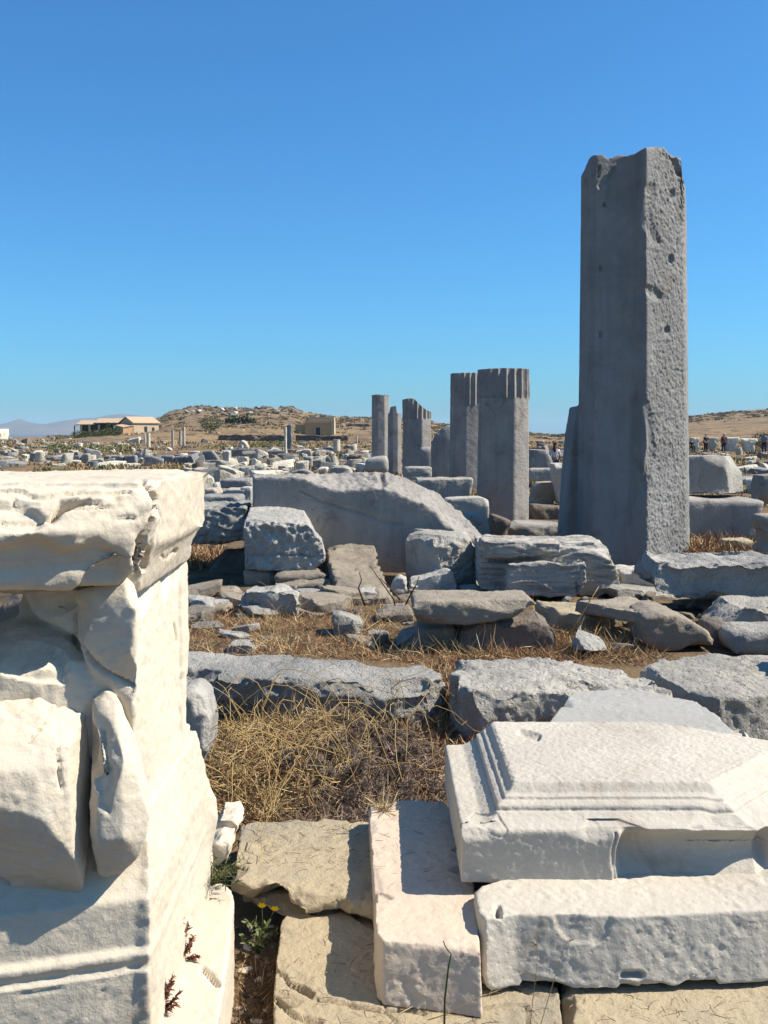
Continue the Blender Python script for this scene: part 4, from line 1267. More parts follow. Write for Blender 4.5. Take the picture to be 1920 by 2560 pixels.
for a in [('white column standing apart below the long house', 367.5, 376.5, 1083, 1118), ('thin pale stump close beside the white column below the house', 360, 365, 1084, 1112),
          ('first of the three thin white columns below the hill', 429, 436, 1076, 1119), ('middle one of the three thin white columns below the hill', 448, 455, 1077, 1116),
          ('white column with a jagged top, last of the three below the hill', 458, 464, 1067, 1115),
          ('slender white column close beside the tall grey upright slab', 710.5, 717.5, 1068, 1143),
          ('thin far column beside the terrace wall of the flat-roofed house', 867, 870.5, 1075, 1103), ('short thin column on the far ledge near the slender fluted column', 890, 894.5, 1089, 1110)]:
    far_column(*a)
far_column('thick fluted white drum on a stepped base below the flat-roofed house', 832, 851, 1099, 1134, fl=True)
blk('stepped_plinth', 'stepped pale base that carries the thick fluted white drum', 'farmarble', [(826, 1150), (827, 1140), (831, 1139), (832, 1132), (853, 1132), (854, 1139), (858, 1140), (859, 1150)], 87, 1.0, vox=0.05, cat='stone base')
# the two discs lying on edge just beyond the huge slab
blk('stone_disc', 'low bluish curved stone just showing over the huge slab', 'granite_smooth', [(711, 1200), (716, 1186), (730, 1178), (750, 1173), (768, 1175), (780, 1181), (786, 1192), (786, 1200)], 24, 0.5, cat='stone block', vox=0.04)
blk('column_drum', 'half-buried fallen drum with a bright end beyond the huge slab', 'granite', [(824, 1198), (826, 1172), (840, 1168), (860, 1166), (872, 1170), (880, 1182), (882, 1198)], 26, 1.2, cat='column drum', vox=0.04)

# ------------------------------------------------------------------ scattered blocks (copies of a few cut stones)
RG = random.Random(11)
LIB = {}


def lib_mesh(kind, mat, i):
    key = (kind, mat, i)
    if key in LIB:
        return LIB[key]
    r = random.Random(hash(kind) % 1 + i * 7 + len(kind))
    if kind == 'drum':
        n = 18
        A = [(0.5 * math.cos(2 * math.pi * k / n), 0.5 * math.sin(2 * math.pi * k / n), 0.0) for k in range(n)]
        pr = prism(A, [(x, y, 0.9 + 0.25 * x) for x, y, z in A])
    elif kind == 'block':
        j = lambda: r.uniform(-0.05, 0.05)
        pr = hull([(sx * 0.5 + j(), sy * 0.4 + j(), z * (0.62 + (0.12 * sx if i % 2 else 0)) + j() * z) for sx in (-1, 1) for sy in (-1, 1) for z in (0, 1)])
    elif kind == 'slab':
        pr = hull([(0.5 * math.cos(a) * r.uniform(0.8, 1.2), 0.42 * math.sin(a) * r.uniform(0.8, 1.2), z) for a in [k * math.pi / 3 for k in range(6)] for z in (0, 0.24)])
    else:
        pr = hull([(r.gauss(0, 0.32), r.gauss(0, 0.28), abs(r.gauss(0.1, 0.3))) for _ in range(16)] + [(0.3, 0.2, 0), (-0.3, 0.2, 0), (0.3, -0.2, 0), (-0.3, -0.2, 0)])
    me = rockmesh([pr], 0.032, amp=0.7, chip=0.12, cuts=7, cut=0.12, nicks=14, nick=0.07, facets=0.1 if kind == 'rubble' else 0.02, size=0.5, seed=200 + i * 5 + len(kind), grain=0.0)
    me.materials.clear()
    me.materials.append(M[mat])
    me.polygons.foreach_set('use_smooth', [True] * len(me.polygons))
    me.set_sharp_from_angle(angle=math.radians(24))
    LIB[key] = me
    return me


NM = {'block': 'ruin_block', 'slab': 'ruin_slab', 'drum': 'column_drum', 'rubble': 'rubble_stone'}
CATN = {'block': 'stone block', 'slab': 'stone slab', 'drum': 'column drum', 'rubble': 'stone'}
MW = {'farmarble': 'pale marble', 'fargranite': 'grey granite', 'brown': 'brown', 'schist': 'brown schist', 'lightgrey': 'pale grey', 'granite': 'grey granite', 'paving': 'tan', 'marble': 'white marble'}


def scatter(zone, poly, n, wmin, wmax, kinds, mats, zbase=0.0, ypow=1.0):
    xs0 = [p[0] for p in poly]
    ys0 = [p[1] for p in poly]
    done = 0
    placed = []
    for _ in range(n * 20):
        if done >= n:
            break
        px = RG.uniform(min(xs0), max(xs0))
        py = min(ys0) + (max(ys0) - min(ys0)) * RG.random() ** ypow
        if not inside(np.array([px]), np.array([py]), poly)[0]:
            continue
        p = on_ground(px, py)
        kind = RG.choice(kinds)
        mat = RG.choice(mats)
        w = RG.uniform(wmin, wmax) * {'block': 1.0, 'slab': 1.5, 'drum': 0.75, 'rubble': 0.7}[kind]
        if any((p[0] - q[0]) ** 2 + (p[1] - q[1]) ** 2 < (0.38 * (w + q[2])) ** 2 for q in placed):
            continue
        placed.append((p[0], p[1], w))
        o = bpy.data.objects.new(NM[kind], lib_mesh(kind, mat, RG.randrange(4)))
        COL.objects.link(o)
        o.location = (p[0], p[1], p[2] - 0.04 * w)
        o.scale = (w * RG.uniform(0.8, 1.3), w * RG.uniform(0.8, 1.1), w * RG.uniform(0.7, 1.25))
        o.rotation_euler = (RG.gauss(0, 0.10), RG.gauss(0.0, 0.14), RG.gauss(0, 0.45) + (math.pi if RG.random() < 0.5 else 0))
        adj = {'block': 'squared block', 'slab': 'flat slab', 'drum': 'column drum', 'rubble': 'broken stone'}[kind]
        tagit(o, f'{MW[mat]} {adj} lying {zone}', CATN[kind], f'{MW[mat]} {adj}s {zone}')
        done += 1


ALLK = ['block', 'block', 'slab', 'rubble', 'slab', 'slab', 'drum']
scatter('in the far ruins between the pedestal and the columns', [(440, 1150), (640, 1112), (930, 1108), (935, 1180), (640, 1186), (520, 1196), (480, 1190)], 190, 0.35, 0.95, ALLK, ['farmarble', 'farmarble', 'farmarble', 'fargranite', 'brown'])
scatter('behind the cap of the marble pedestal in the far ruins', [(-60, 1110), (150, 1104), (440, 1118), (500, 1162), (400, 1168), (-60, 1166)], 150, 0.3, 0.95, ALLK, ['farmarble', 'farmarble', 'farmarble', 'fargranite'])
scatter('close beyond the streaked block and the huge slab', [(490, 1186), (640, 1182), (720, 1180), (630, 1232), (500, 1240)], 26, 0.5, 0.95, ['block', 'block', 'slab'], ['farmarble', 'fargranite', 'farmarble'])
scatter('in the gap between the thick column and the tall pillar', [(1338, 1100), (1425, 1098), (1422, 1150), (1340, 1152)], 26, 0.5, 1.6, ['rubble', 'block', 'slab', 'block'], ['farmarble', 'fargranite', 'brown', 'brown'])
scatter('among the dry grass behind the long kerb blocks', [(470, 1630), (470, 1500), (1000, 1490), (1030, 1600), (1130, 1640)], 30, 0.07, 0.2, ['slab', 'rubble', 'slab'], ['schist', 'lightgrey', 'granite'])
scatter('flat in the grass below the dark hollow', [(470, 1490), (920, 1492), (900, 1540), (480, 1560)], 15, 0.28, 0.55, ['slab'], ['schist', 'lightgrey', 'schist'])
scatter('in the shaded ground below the big weathered block', [(1540, 1490), (1640, 1492), (1900, 1515), (1900, 1560), (1720, 1545)], 14, 0.2, 0.5, ['slab', 'rubble', 'slab'], ['schist', 'granite'])
scatter('below the schist ledge and the upright block', [(600, 1478), (1210, 1478), (1200, 1508), (700, 1515)], 26, 0.1, 0.3, ['slab', 'slab', 'rubble'], ['schist', 'schist', 'lightgrey'])
scatter('in the gaps around the wedge-shaped stone', [(1380, 1500), (1700, 1500), (1640, 1640), (1540, 1640), (1540, 1560), (1400, 1540)], 18, 0.08, 0.25, ['slab', 'rubble'], ['schist', 'granite'])
scatter('in the dark joint beside the cracked paving', [(590, 2290), (690, 2290), (680, 2560), (550, 2560)], 34, 0.012, 0.04, ['rubble', 'slab'], ['paving', 'marble', 'brown'])
scatter('on the plain beyond the bench-like slab', [(1716, 1128), (1960, 1120), (1960, 1235), (1870, 1232), (1850, 1150), (1716, 1140)], 54, 0.3, 0.8, ALLK, ['farmarble', 'fargranite', 'brown', 'farmarble'])
scatter('on the slope below the long house', [(-60, 1098), (180, 1094), (420, 1096), (560, 1098), (560, 1112), (-60, 1112)], 60, 0.6, 1.7, ['rubble', 'rubble', 'block', 'slab'], ['brown', 'farmarble', 'fargranite'])
scatter('on the crest of the scrubby hill', [(450, 1026), (490, 1017), (560, 1020), (690, 1020), (740, 1020), (770, 1036), (600, 1044), (470, 1036)], 70, 1.2, 3.4, ['rubble'], ['fargranite', 'brown', 'farmarble'])
for x0, x1, y0, y1, lab in [(1730, 1752, 1094, 1116, 'pale altar-like block with a spreading top beside the visitor in dark blue'), (1768, 1800, 1093, 1114, 'pale altar-like block between the two standing visitors'),
                            (1812, 1850, 1093, 1116, 'broad pale altar-like block past the visitor with the red bag'), (1855, 1895, 1096, 1118, 'dull altar-like block beside the visitor with the yellow hat')]:
    w = x1 - x0
    d = at_z(960, 1131, 0)[1] + 6
    blk('stone_altar', lab, 'farmarble', [(x0 + w * 0.2, y1 + 14), (x0 + w * 0.18, y1 - 4), (x0, y0 + 7), (x0, y0), (x1, y0), (x1, y0 + 7), (x1 - w * 0.18, y1 - 4), (x1 - w * 0.2, y1 + 14)], d, 1.0, vox=0.07, cat='altar', group='row of altars beyond the bench')


# ------------------------------------------------------------------ houses
def part_mesh(prims):
    v, f = join(prims)
    bm = bmesh.new()
    vs = [bm.verts.new(tuple(p)) for p in v]
    for q in f:
        bm.faces.new([vs[i] for i in q])
    bmesh.ops.recalc_face_normals(bm, faces=bm.faces)
    me = bpy.data.meshes.new('part')
    bm.to_mesh(me)
    bm.free()
    return me


def house_part(name, parent, mat, prims, label=None):
    return link(name, part_mesh(prims), M[mat], parent, label, smooth=False)


def frame_box(O, e1, e2, a0, a1, b0, b1, z0, z1):
    """box in the frame (origin O, axes e1,e2)"""
    P = lambda a, b, z: tuple(O + e1 * a + e2 * b + np.array((0, 0, z)))
    return prism([P(a0, b0, z0), P(a1, b0, z0), P(a1, b0, z1), P(a0, b0, z1)], [P(a0, b1, z0), P(a1, b1, z0), P(a1, b1, z1), P(a0, b1, z1)])


def gable_house():
    D = 228.0
    s = D / F
    c = at_d(334, 1088, D)
    c[2] = 1.65 + (1085 - 1090) * s
    root = empty('gabled_house', tuple(c), 'ochre gabled house with a long open porch, on the rise under the hill', 'house')
    O = np.zeros(3)
    a = math.radians(43)
    e1 = np.array((-math.cos(a), math.sin(a), 0))    # along the gable
    e2 = np.array((math.sin(a), math.cos(a), 0))     # along the ridge
    GW, L, EV, RD = 44 * s / math.cos(a), 51 * s / math.sin(a), 33 * s, 47 * s
    P = lambda u, v, z: tuple(O + e1 * u + e2 * v + np.array((0, 0, z)))
    house_part('wall', root, 'ochre_pale', [prism([P(0, 0, -1.2), P(GW, 0, -1.2), P(GW, 0, EV), P(GW / 2, 0, RD - 0.1), P(0, 0, EV)], [P(0, L, -1.2), P(GW, L, -1.2), P(GW, L, EV), P(GW / 2, L, RD - 0.1), P(0, L, EV)])])
    o = 0.3
    k = (RD - EV) / (GW / 2)
    for sgn in (0, 1):
        u0, u1 = (-o, GW / 2) if sgn == 0 else (GW + o, GW / 2)
        z0 = EV - k * o
        house_part('roof', root, 'tile', [prism([P(u0, -o, z0 + 0.02), P(u1, -o, RD), P(u1, -o, RD + 0.14), P(u0, -o, z0 + 0.16)], [P(u0, L + o, z0 + 0.02), P(u1, L + o, RD), P(u1, L + o, RD + 0.14), P(u0, L + o, z0 + 0.16)])])
    house_part('window', root, 'darkglass', [frame_box(O, e1, e2, -0.03, 0.05, L * 0.42, L * 0.42 + 0.8, 0.9, 2.1)])
    house_part('window', root, 'darkglass', [frame_box(O, e1, e2, -0.03, 0.05, L * 0.72, L * 0.72 + 0.7, 0.8, 1.9)])
    house_part('window', root, 'darkglass', [frame_box(O, e1, e2, GW * 0.52, GW * 0.70, -0.03, 0.05, 1.0, 2.3)])
    # lean-to before the gable
    house_part('annex', root, 'ochre', [prism([P(0.1, -2.6, -1.2), P(2.7, -2.6, -1.2), P(2.7, -2.6, 2.2), P(0.1, -2.6, 1.8)], [P(0.1, -0.02, -1.2), P(2.7, -0.02, -1.2), P(2.7, -0.02, 2.6), P(0.1, -0.02, 2.2)])])
    house_part('annex_roof', root, 'tile', [prism([P(-0.1, -2.8, 1.83), P(2.9, -2.8, 2.26), P(2.9, -2.8, 2.4), P(-0.1, -2.8, 1.97)], [P(-0.1, -0.04, 2.24), P(2.9, -0.04, 2.68), P(2.9, -0.04, 2.82), P(-0.1, -0.04, 2.38)])])
    # porch wing
    bx = P(GW, 0.4, 0)
    X1 = bx[0] + 0.6
    y0 = bx[1] - 2.4
    for (pa, pb, ev, rd) in ((188, 233, 27.5, 38), (233.4, 291, 31.5, 43)):
        xa, xb = (pa - 334) * s, (pb - 334) * s
        house_part('porch_roof', root, 'tile', [prism([(xa - 0.2, y0 - 0.3, ev * s), (xb, y0 - 0.3, ev * s), (xb, y0 - 0.3, ev * s + 0.15), (xa - 0.2, y0 - 0.3, ev * s + 0.15)],
                                                      [(xa - 0.2, y0 + 4.2, rd * s), (xb, y0 + 4.2, rd * s), (xb, y0 + 4.2, rd * s + 0.15), (xa - 0.2, y0 + 4.2, rd * s + 0.15)])])
        house_part('porch_shade_wall', root, 'wood_and_shade', [boxp(xa, xb, y0 + 2.4, y0 + 4.0, -1.2, ev * s + 0.35)])  # back wall coloured dark to stand in for the porch's shaded interior
    for pxx, w in ((199, 0.28), (219.5, 0.42), (243, 0.45), (281, 0.42)):
        x = (pxx - 334) * s
        house_part('porch_post', root, 'ochre_pale', [boxp(x - w / 2, x + w / 2, y0 - 0.1, y0 + 0.3, -1.2, 28 * s)])
    x = (182 - 334) * s
    house_part('porch_post', root, 'wood_and_shade', [boxp(x - 0.1, x + 0.1, y0 - 0.1, y0 + 0.1, -1.2, 26 * s), boxp(x + 0.11, x + 0.7, y0 - 0.05, y0 + 0.05, 25 * s, 26 * s)])
    house_part('porch_floor', root, 'ochre', [boxp((186 - 334) * s, (290 - 334) * s, y0 - 0.5, y0 + 4.3, -1.3, -0.05)])


gable_house()


def flat_house():
    p = on_ground(795, 1088)
    D = p[1]
    s = D / F
    root = empty('flat_roofed_house', (p[0], D, p[2]), 'square ochre house with a flat roof and one dark door, halfway up the hill', 'house')
    X = lambda px: (px - 795) * s + (795 - 960) * s - p[0]
    h = lambda py: (1088 - py) * s
    house_part('wall', root, 'ochre', [boxp(X(763), X(834), 0, 5.5, -1, h(1052))])
    house_part('parapet', root, 'ochre_pale', [boxp(X(768), X(835.5), 0.25, 5.7, h(1052), h(1044)), boxp(X(764), X(770), 0.25, 1.0, h(1052), h(1046))])
    house_part('cornice', root, 'ochre_pale', [boxp(X(761), X(830), -0.18, -0.002, h(1058), h(1056))])
    house_part('pale_lit_side', root, 'ochre_pale', [boxp(X(828), X(836), -0.22, 5.6, -1, h(1053))])  # paler plaster box imitates the sunlit side wall by colour
    d = house_part('door', root, 'darkglass', [boxp(X(790), X(801), -0.05, 0.05, -0.1, h(1069))])
    house_part('frame', d, 'ochre_pale', [boxp(X(788), X(789.9), -0.07, 0.03, -0.1, h(1067)), boxp(X(801.1), X(803), -0.07, 0.03, -0.1, h(1067))])
    house_part('annex', root, 'ochre', [boxp(X(738), X(762.9), 0.8, 4.5, -1, h(1061))])


flat_house()
p = at_d(-14, 1100, 130)
blk('white_hut', 'corner of a small white building at the very edge of the picture', 'farmarble', [(-40, 1100), (-40, 1072), (3, 1072), (3, 1100)], 140, 3.0, vox=0.12, cat='building', amp=0.15, facets=0)


# ------------------------------------------------------------------ leaves and blades
def ribbons(name, base, direc, length, width, tint, bend=0.35, mat='grass', rs=None, **kw):
    """many thin curved blades as one mesh with a colour per blade"""
    rs = rs or np.random.RandomState(3)
    n = len(base)
    direc = direc / np.linalg.norm(direc, axis=1)[:, None]
    side = np.cross(direc, rs.normal(size=(n, 3)))
    side /= np.maximum(np.linalg.norm(side, axis=1), 1e-6)[:, None]
    bd = np.cross(direc, side)
    bend = bend * rs.uniform(-1, 1, n)[:, None]
    L = np.asarray(length).reshape(-1, 1)
    Wd = np.asarray(width).reshape(-1, 1)
    pts = []
    for t, w in ((0, 0.8), (0.4, 1.0), (0.75, 0.7), (1.0, 0.0)):
        c = base + direc * L * t + bd * L * bend * t * t
        c[:, 2] -= (np.abs(bend[:, 0]) * L[:, 0] * 0.35) * t * t
        if w:
            pts += [c - side * Wd * w * 0.5, c + side * Wd * w * 0.5]
        else:
            pts.append(c)
    V = np.stack(pts, 1).reshape(-1, 3)
    b = (np.arange(n) * 7)[:, None]
    q = np.concatenate([b + np.array([0, 1, 3, 2]), b + np.array([2, 3, 5, 4])])
    t = b + np.array([4, 5, 6])
    org = base.mean(0)
    org[2] = base[:, 2].min()
    me = bpy.data.meshes.new(name)
    me.vertices.add(len(V))
    me.vertices.foreach_set('co', (V - org).ravel())
    me.loops.add(q.size + t.size)
    me.polygons.add(len(q) + len(t))
    me.loops.foreach_set('vertex_index', np.concatenate([q.ravel(), t.ravel()]).astype(np.int32))
    me.polygons.foreach_set('loop_start', np.concatenate([np.arange(len(q)) * 4, q.size + np.arange(len(t)) * 3]).astype(np.int32))
    me.update(calc_edges=True)
    col = me.color_attributes.new('tint', 'FLOAT_COLOR', 'POINT')
    cc = np.ones((n, 7, 4))
    cc[:, :, :3] = np.asarray(tint)[:, None, :]
    col.data.foreach_set('color', cc.ravel())
    o = link(name, me, M[mat], **kw)
    par = kw.get('parent')
    o.location = org if par is None else org - np.array(par.location)
    return o


def pick_tint(rs, n, cols, wts, jit=0.25):
    c = np.array(cols)[rs.choice(len(cols), n, p=np.array(wts) / sum(wts))]
    return 0.8 * c * rs.uniform(1 - jit, 1 + jit, (n, 1))


STRAW = [(0.50, 0.34, 0.17), (0.40, 0.22, 0.105), (0.29, 0.135, 0.065), (0.60, 0.46, 0.26), (0.17, 0.09, 0.05), (0.22, 0.21, 0.08)]
SW = [3, 4, 4, 2, 2.5, 0.5]


def sample_px(rs, poly, n):
    xs0 = [p[0] for p in poly]
    ys0 = [p[1] for p in poly]
    X, Y = np.empty(0), np.empty(0)
    while len(X) < n:
        a = rs.uniform(min(xs0), max(xs0), n * 2)
        b_ = rs.uniform(min(ys0), max(ys0), n * 2)
        k = inside(a, b_, poly)
        X, Y = np.concatenate([X, a[k]]), np.concatenate([Y, b_[k]])
    X, Y = X[:n], Y[:n]
    u = (X - W0 / 2) / F
    v = (H0 / 2 - Y) / F
    dy, dz = CP + v * SP, -SP + v * CP
    t = (0.0 - EYE[2]) / dz
    x, y = u * t, dy * t
    return np.stack([x, y, terrain_h(x, y)], 1)


def grass_zone(name, poly, n, l0, l1, w, seed, spread=0.9, clump=2.2, cols=STRAW, wts=SW, thr=-0.25, bend=0.6, lift=0.0):
    rs = np.random.RandomState(seed)
    P = sample_px(rs, poly, n)
    cl = fbm(P * clump, 3, seed)
    keep = cl > thr + rs.uniform(-0.15, 0.15, n)
    P, cl = P[keep], cl[keep]
    n = len(P)
    P[:, 2] += lift - 0.01
    dr = np.stack([rs.normal(0, spread, n), rs.normal(0, spread, n), np.ones(n)], 1)
    ln = rs.uniform(l0, l1, n) * (0.75 + 0.9 * np.clip(cl, 0, 0.6))
    ribbons(name, P, dr, ln, w * rs.uniform(0.6, 1.3, n), pick_tint(rs, n, cols, wts), bend, rs=rs, kind='stuff')


ZONE = [(450, 1640), (455, 1480), (700, 1478), (1000, 1478), (1300, 1520), (1450, 1540), (1620, 1600), (1640, 1648), (1330, 1640), (1130, 1652), (1060, 1648), (760, 1632)]
grass_zone('dry_grass', ZONE, 26000, 0.03, 0.11, 0.004, 21, thr=-0.2, spread=1.6, cols=[(0.42, 0.22, 0.10), (0.28, 0.13, 0.065), (0.17, 0.09, 0.05), (0.50, 0.33, 0.17)], wts=[3, 4, 3, 2])
grass_zone('dry_grass', ZONE, 9500, 0.10, 0.30, 0.0034, 19, thr=0.05, spread=1.2, bend=1.0, cols=[(0.62, 0.45, 0.22), (0.52, 0.33, 0.15), (0.36, 0.19, 0.09), (0.68, 0.54, 0.32), (0.28, 0.27, 0.1)], wts=[4, 4, 2, 3, 0.6])
grass_zone('dry_grass', [(980, 1570), (1400, 1560), (1660, 1590), (1670, 1665), (1560, 1655), (1130, 1655)], 7000, 0.04, 0.17, 0.004, 18, thr=-0.4, spread=1.4)
grass_zone('dry_grass', [(460, 1500), (900, 1495), (900, 1560), (470, 1580)], 3500, 0.05, 0.2, 0.004, 17, thr=-0.3, spread=1.3)
grass_zone('dry_grass', [(1060, 1660), (1150, 1640), (1135, 1740), (1110, 1830), (1085, 1830), (1095, 1700)], 1500, 0.06, 0.16, 0.006, 22, thr=-0.6)
grass_zone('dry_grass', [(1690, 1440), (1700, 1345), (1920, 1348), (1980, 1420)], 4000, 0.08, 0.38, 0.012, 23, spread=0.6)
grass_zone('dry_grass', [(440, 1420), (450, 1360), (560, 1365), (540, 1420)], 1500, 0.08, 0.22, 0.011, 24, thr=-0.6)
grass_zone('dry_grass', [(960, 1850), (1000, 1790), (1320, 1790), (1300, 1850), (1150, 1900), (1000, 1890)], 3500, 0.04, 0.14, 0.005, 25, thr=-0.4)
grass_zone('dry_grass', [(460, 1850), (480, 1770), (700, 1770), (980, 1790), (1060, 1850), (1100, 1980), (980, 2040), (600, 2040), (500, 2000)], 12000, 0.03, 0.12, 0.005, 26, thr=-0.5, spread=1.4,
           cols=[(0.34, 0.20, 0.09), (0.24, 0.14, 0.075), (0.15, 0.09, 0.055), (0.44, 0.30, 0.14)], wts=[3, 3, 3, 1])
grass_zone('dry_grass', [(900, 2460), (905, 2020), (930, 2020), (945, 2440)], 220, 0.04, 0.13, 0.003, 27, thr=-1, spread=0.7, cols=[(0.45, 0.24, 0.1), (0.52, 0.37, 0.18)], wts=[1, 1])
grass_zone('dry_grass', [(1380, 2440), (1400, 2430), (1430, 2560), (1415, 2570)], 160, 0.015, 0.05, 0.003, 28, thr=-1)
grass_zone('dry_grass', [(596, 2290), (690, 2290), (680, 2560), (560, 2560)], 1300, 0.03, 0.10, 0.003, 29, thr=-0.2, spread=1.6, cols=[(0.30, 0.18, 0.09), (0.18, 0.11, 0.06), (0.48, 0.36, 0.2)], wts=[3, 3, 1])


def far_grass():
    rs = np.random.RandomState(31)
    n = 2600
    u = rs.uniform(-0.45, 0.45, n)
    r = 22 * (230 / 22) ** rs.uniform(0, 1, n)
    C = np.stack([u * r, r, np.zeros(n)], 1)
    k = fbm(C * 0.12, 3, 6) > -0.1
    C = C[k]
    m = 16
    P = np.repeat(C, m, 0) + np.concatenate([rs.normal(0, 1, (len(C) * m, 2)), np.zeros((len(C) * m, 1))], 1) * 0.004 * np.repeat(C[:, 1:2], m, 0)
    P[:, 2] = terrain_h(P[:, 0], P[:, 1]) - 0.02
    n = len(P)
    dr = np.stack([rs.normal(0, 0.6, n), rs.normal(0, 0.6, n), np.ones(n)], 1)
    ln = rs.uniform(0.08, 0.22, n) * (1 + P[:, 1] / 90)
    gc = np.repeat(pick_tint(rs, len(C), [(0.46, 0.33, 0.15), (0.36, 0.25, 0.11), (0.20, 0.20, 0.07), (0.14, 0.17, 0.05), (0.24, 0.15, 0.08)], [3, 3, 1.6, 1.0, 2]), m, 0)
    ribbons('dry_grass', P, dr, ln, 0.006 + 0.0011 * P[:, 1], gc * rs.uniform(0.8, 1.2, (n, 1)), 0.5, rs=rs, kind='stuff')


def hill_scrub():
    rs = np.random.RandomState(33)
    n = 3400
    px = rs.uniform(120, 1980, n)
    u = (px - 960) / F
    r = rs.uniform(232, 440, n)
    r = np.where(px > 1400, r * 1.55, r)
    C = np.stack([u * r, r, np.zeros(n)], 1)
    k = fbm(C * 0.03, 4, 15) > rs.uniform(-0.35, 0.25, n)
    C = C[k]
    sz = rs.uniform(0.35, 1.0, len(C)) * C[:, 1] / 330
    m = 22
    S = np.repeat(sz, m)
    P = np.repeat(C, m, 0)
    n = len(P)
    P[:, :2] += rs.normal(0, 0.55, (n, 2)) * S[:, None]
    P[:, 2] = terrain_h(P[:, 0], P[:, 1]) - 0.05
    dr = np.stack([rs.normal(0, 0.9, n), rs.normal(0, 0.9, n), np.ones(n)], 1)
    gc = np.repeat(pick_tint(rs, len(C), [(0.20, 0.15, 0.07), (0.13, 0.115, 0.05), (0.085, 0.095, 0.035), (0.36, 0.25, 0.12), (0.27, 0.18, 0.09)], [3, 3, 2, 2, 2]), m, 0)
    ribbons('hill_scrub', P, dr, S * rs.uniform(0.5, 1.1, n), 0.28 * S, gc * rs.uniform(0.75, 1.25, (n, 1)), 0.6, rs=rs, kind='stuff')


far_grass()
hill_scrub()


def leafy(name, label, cat, px, py, d, w, h, n, leaf, cols, wts, seed, group=None, flat=1.0):
    rs = np.random.RandomState(seed)
    c = at_d(px, py, d)
    c[2] = ground_z(c[0], c[1])
    root = empty(name, tuple(c), label, cat, group)
    q = rs.normal(0, 1, (n, 3))
    q /= np.linalg.norm(q, axis=1)[:, None]
    rad = rs.uniform(0.35, 1, n) ** 0.6
    P = q * rad[:, None] * np.array((w / 2, w / 2 * flat, h / 2)) + np.array((0, 0, h * 0.52))
    P *= 1 + 0.35 * fbm(P * (2.2 / w), 2, seed)[:, None]
    P[:, 2] = np.maximum(P[:, 2], 0.02)
    ribbons('foliage', P + c, q + rs.normal(0, 0.6, (n, 3)), leaf * rs.uniform(0.6, 1.3, n), leaf * 0.5 * rs.uniform(0.6, 1.2, n), pick_tint(rs, n, cols, wts), 0.5, rs=rs, parent=root)
    v, f = tube([(0, 0, -0.1), (0.03 * w, 0, h * 0.3), (0.0, 0.05 * w, h * 0.6)], 0.05 * w, 0.02 * w, 6)
    link('trunk', new_mesh('trunk', v, f), M['wood_and_shade'], root)
    return root


def tube(pts, r0, r1, sides=5):
    pts = [np.array(p, float) for p in pts]
    V, Q = [], []
    n = len(pts)
    for i, p in enumerate(pts):
        t = pts[min(i + 1, n - 1)] - pts[max(i - 1, 0)]
        t = t / max(np.linalg.norm(t), 1e-9)
        a = np.cross(t, (0.31, 0.9, 0.29))
        a /= max(np.linalg.norm(a), 1e-9)
        b_ = np.cross(t, a)
        r = r0 + (r1 - r0) * i / (n - 1)
        for k in range(sides):
            g = 2 * math.pi * k / sides
            V.append(p + r * (a * math.cos(g) + b_ * math.sin(g)))
    for i in range(n - 1):
        for k in range(sides):
            j = (k + 1) % sides
            Q.append((i * sides + k, i * sides + j, (i + 1) * sides + j, (i + 1) * sides + k))
    Q.append(tuple(range(sides - 1, -1, -1)))
    Q.append(tuple((n - 1) * sides + k for k in range(sides)))
    return V, Q


GREENS = [(0.075, 0.10, 0.03), (0.05, 0.075, 0.02), (0.11, 0.13, 0.04), (0.16, 0.15, 0.06)]
leafy('shrub', 'feathery grey-green bush on the slope behind the three thin columns', 'shrub', 527, 1090, 215, 4.6, 2.8, 900, 0.34, [(0.14, 0.15, 0.06), (0.10, 0.115, 0.045), (0.19, 0.18, 0.09)], [2, 2, 1], 41)
for k, px in enumerate((196, 214, 234, 252, 270, 288)):
    leafy('shrub', 'low green bush in the hedge-like strip under the house porch', 'shrub', px, 1094, 212 - (k % 2) * 3, 2.6, 1.3, 320, 0.28, GREENS, [2, 3, 1, 1], 50 + k, 'green bushes under the house porch')
leafy('shrub', 'dark green climbing bush growing on the porch of the house', 'shrub', 271, 1086, 224, 1.2, 2.6, 300, 0.25, GREENS[:2], [1, 1], 58)
leafy('shrub', 'dark round bush on the slope behind the visitor with the yellow hat', 'shrub', 1905, 1092, 118, 2.2, 1.8, 500, 0.2, GREENS[:2], [1, 1], 59)
for k, (px, h) in enumerate(((570, 1.2), (585, 1.5), (600, 1.3), (616, 1.4), (632, 1.1))):
    root = None
    d = 268
    c = at_d(px, 1076, d)
    c[2] = ground_z(c[0], c[1])
    rs = np.random.RandomState(80 + k)
    v_, f_ = [], []
    prims = []
    for j in range(26):
        o_ = np.array((rs.normal(0, 0.55), rs.normal(0, 0.3), abs(rs.normal(0.55, 0.4)) * h))
        n_ = 8
        ax = rs.normal(0, 1, 3)
        ax /= np.linalg.norm(ax)
        a1 = np.cross(ax, (0.2, 0.3, 0.9))
        a1 /= np.linalg.norm(a1)
        a2 = np.cross(ax, a1)
        ring = [o_ + 0.30 * (a1 * math.cos(2 * math.pi * i / n_) + 1.3 * a2 * math.sin(2 * math.pi * i / n_)) for i in range(n_)]
        prims.append(prism([q + ax * 0.05 for q in ring], [q - ax * 0.05 for q in ring]))
    o = link('cactus', part_mesh(prims), M['leafdark'], None, 'dark green prickly pear clump in the row on the hillside', 'cactus', 'row of cacti on the hillside', smooth=False)
    o.location = c
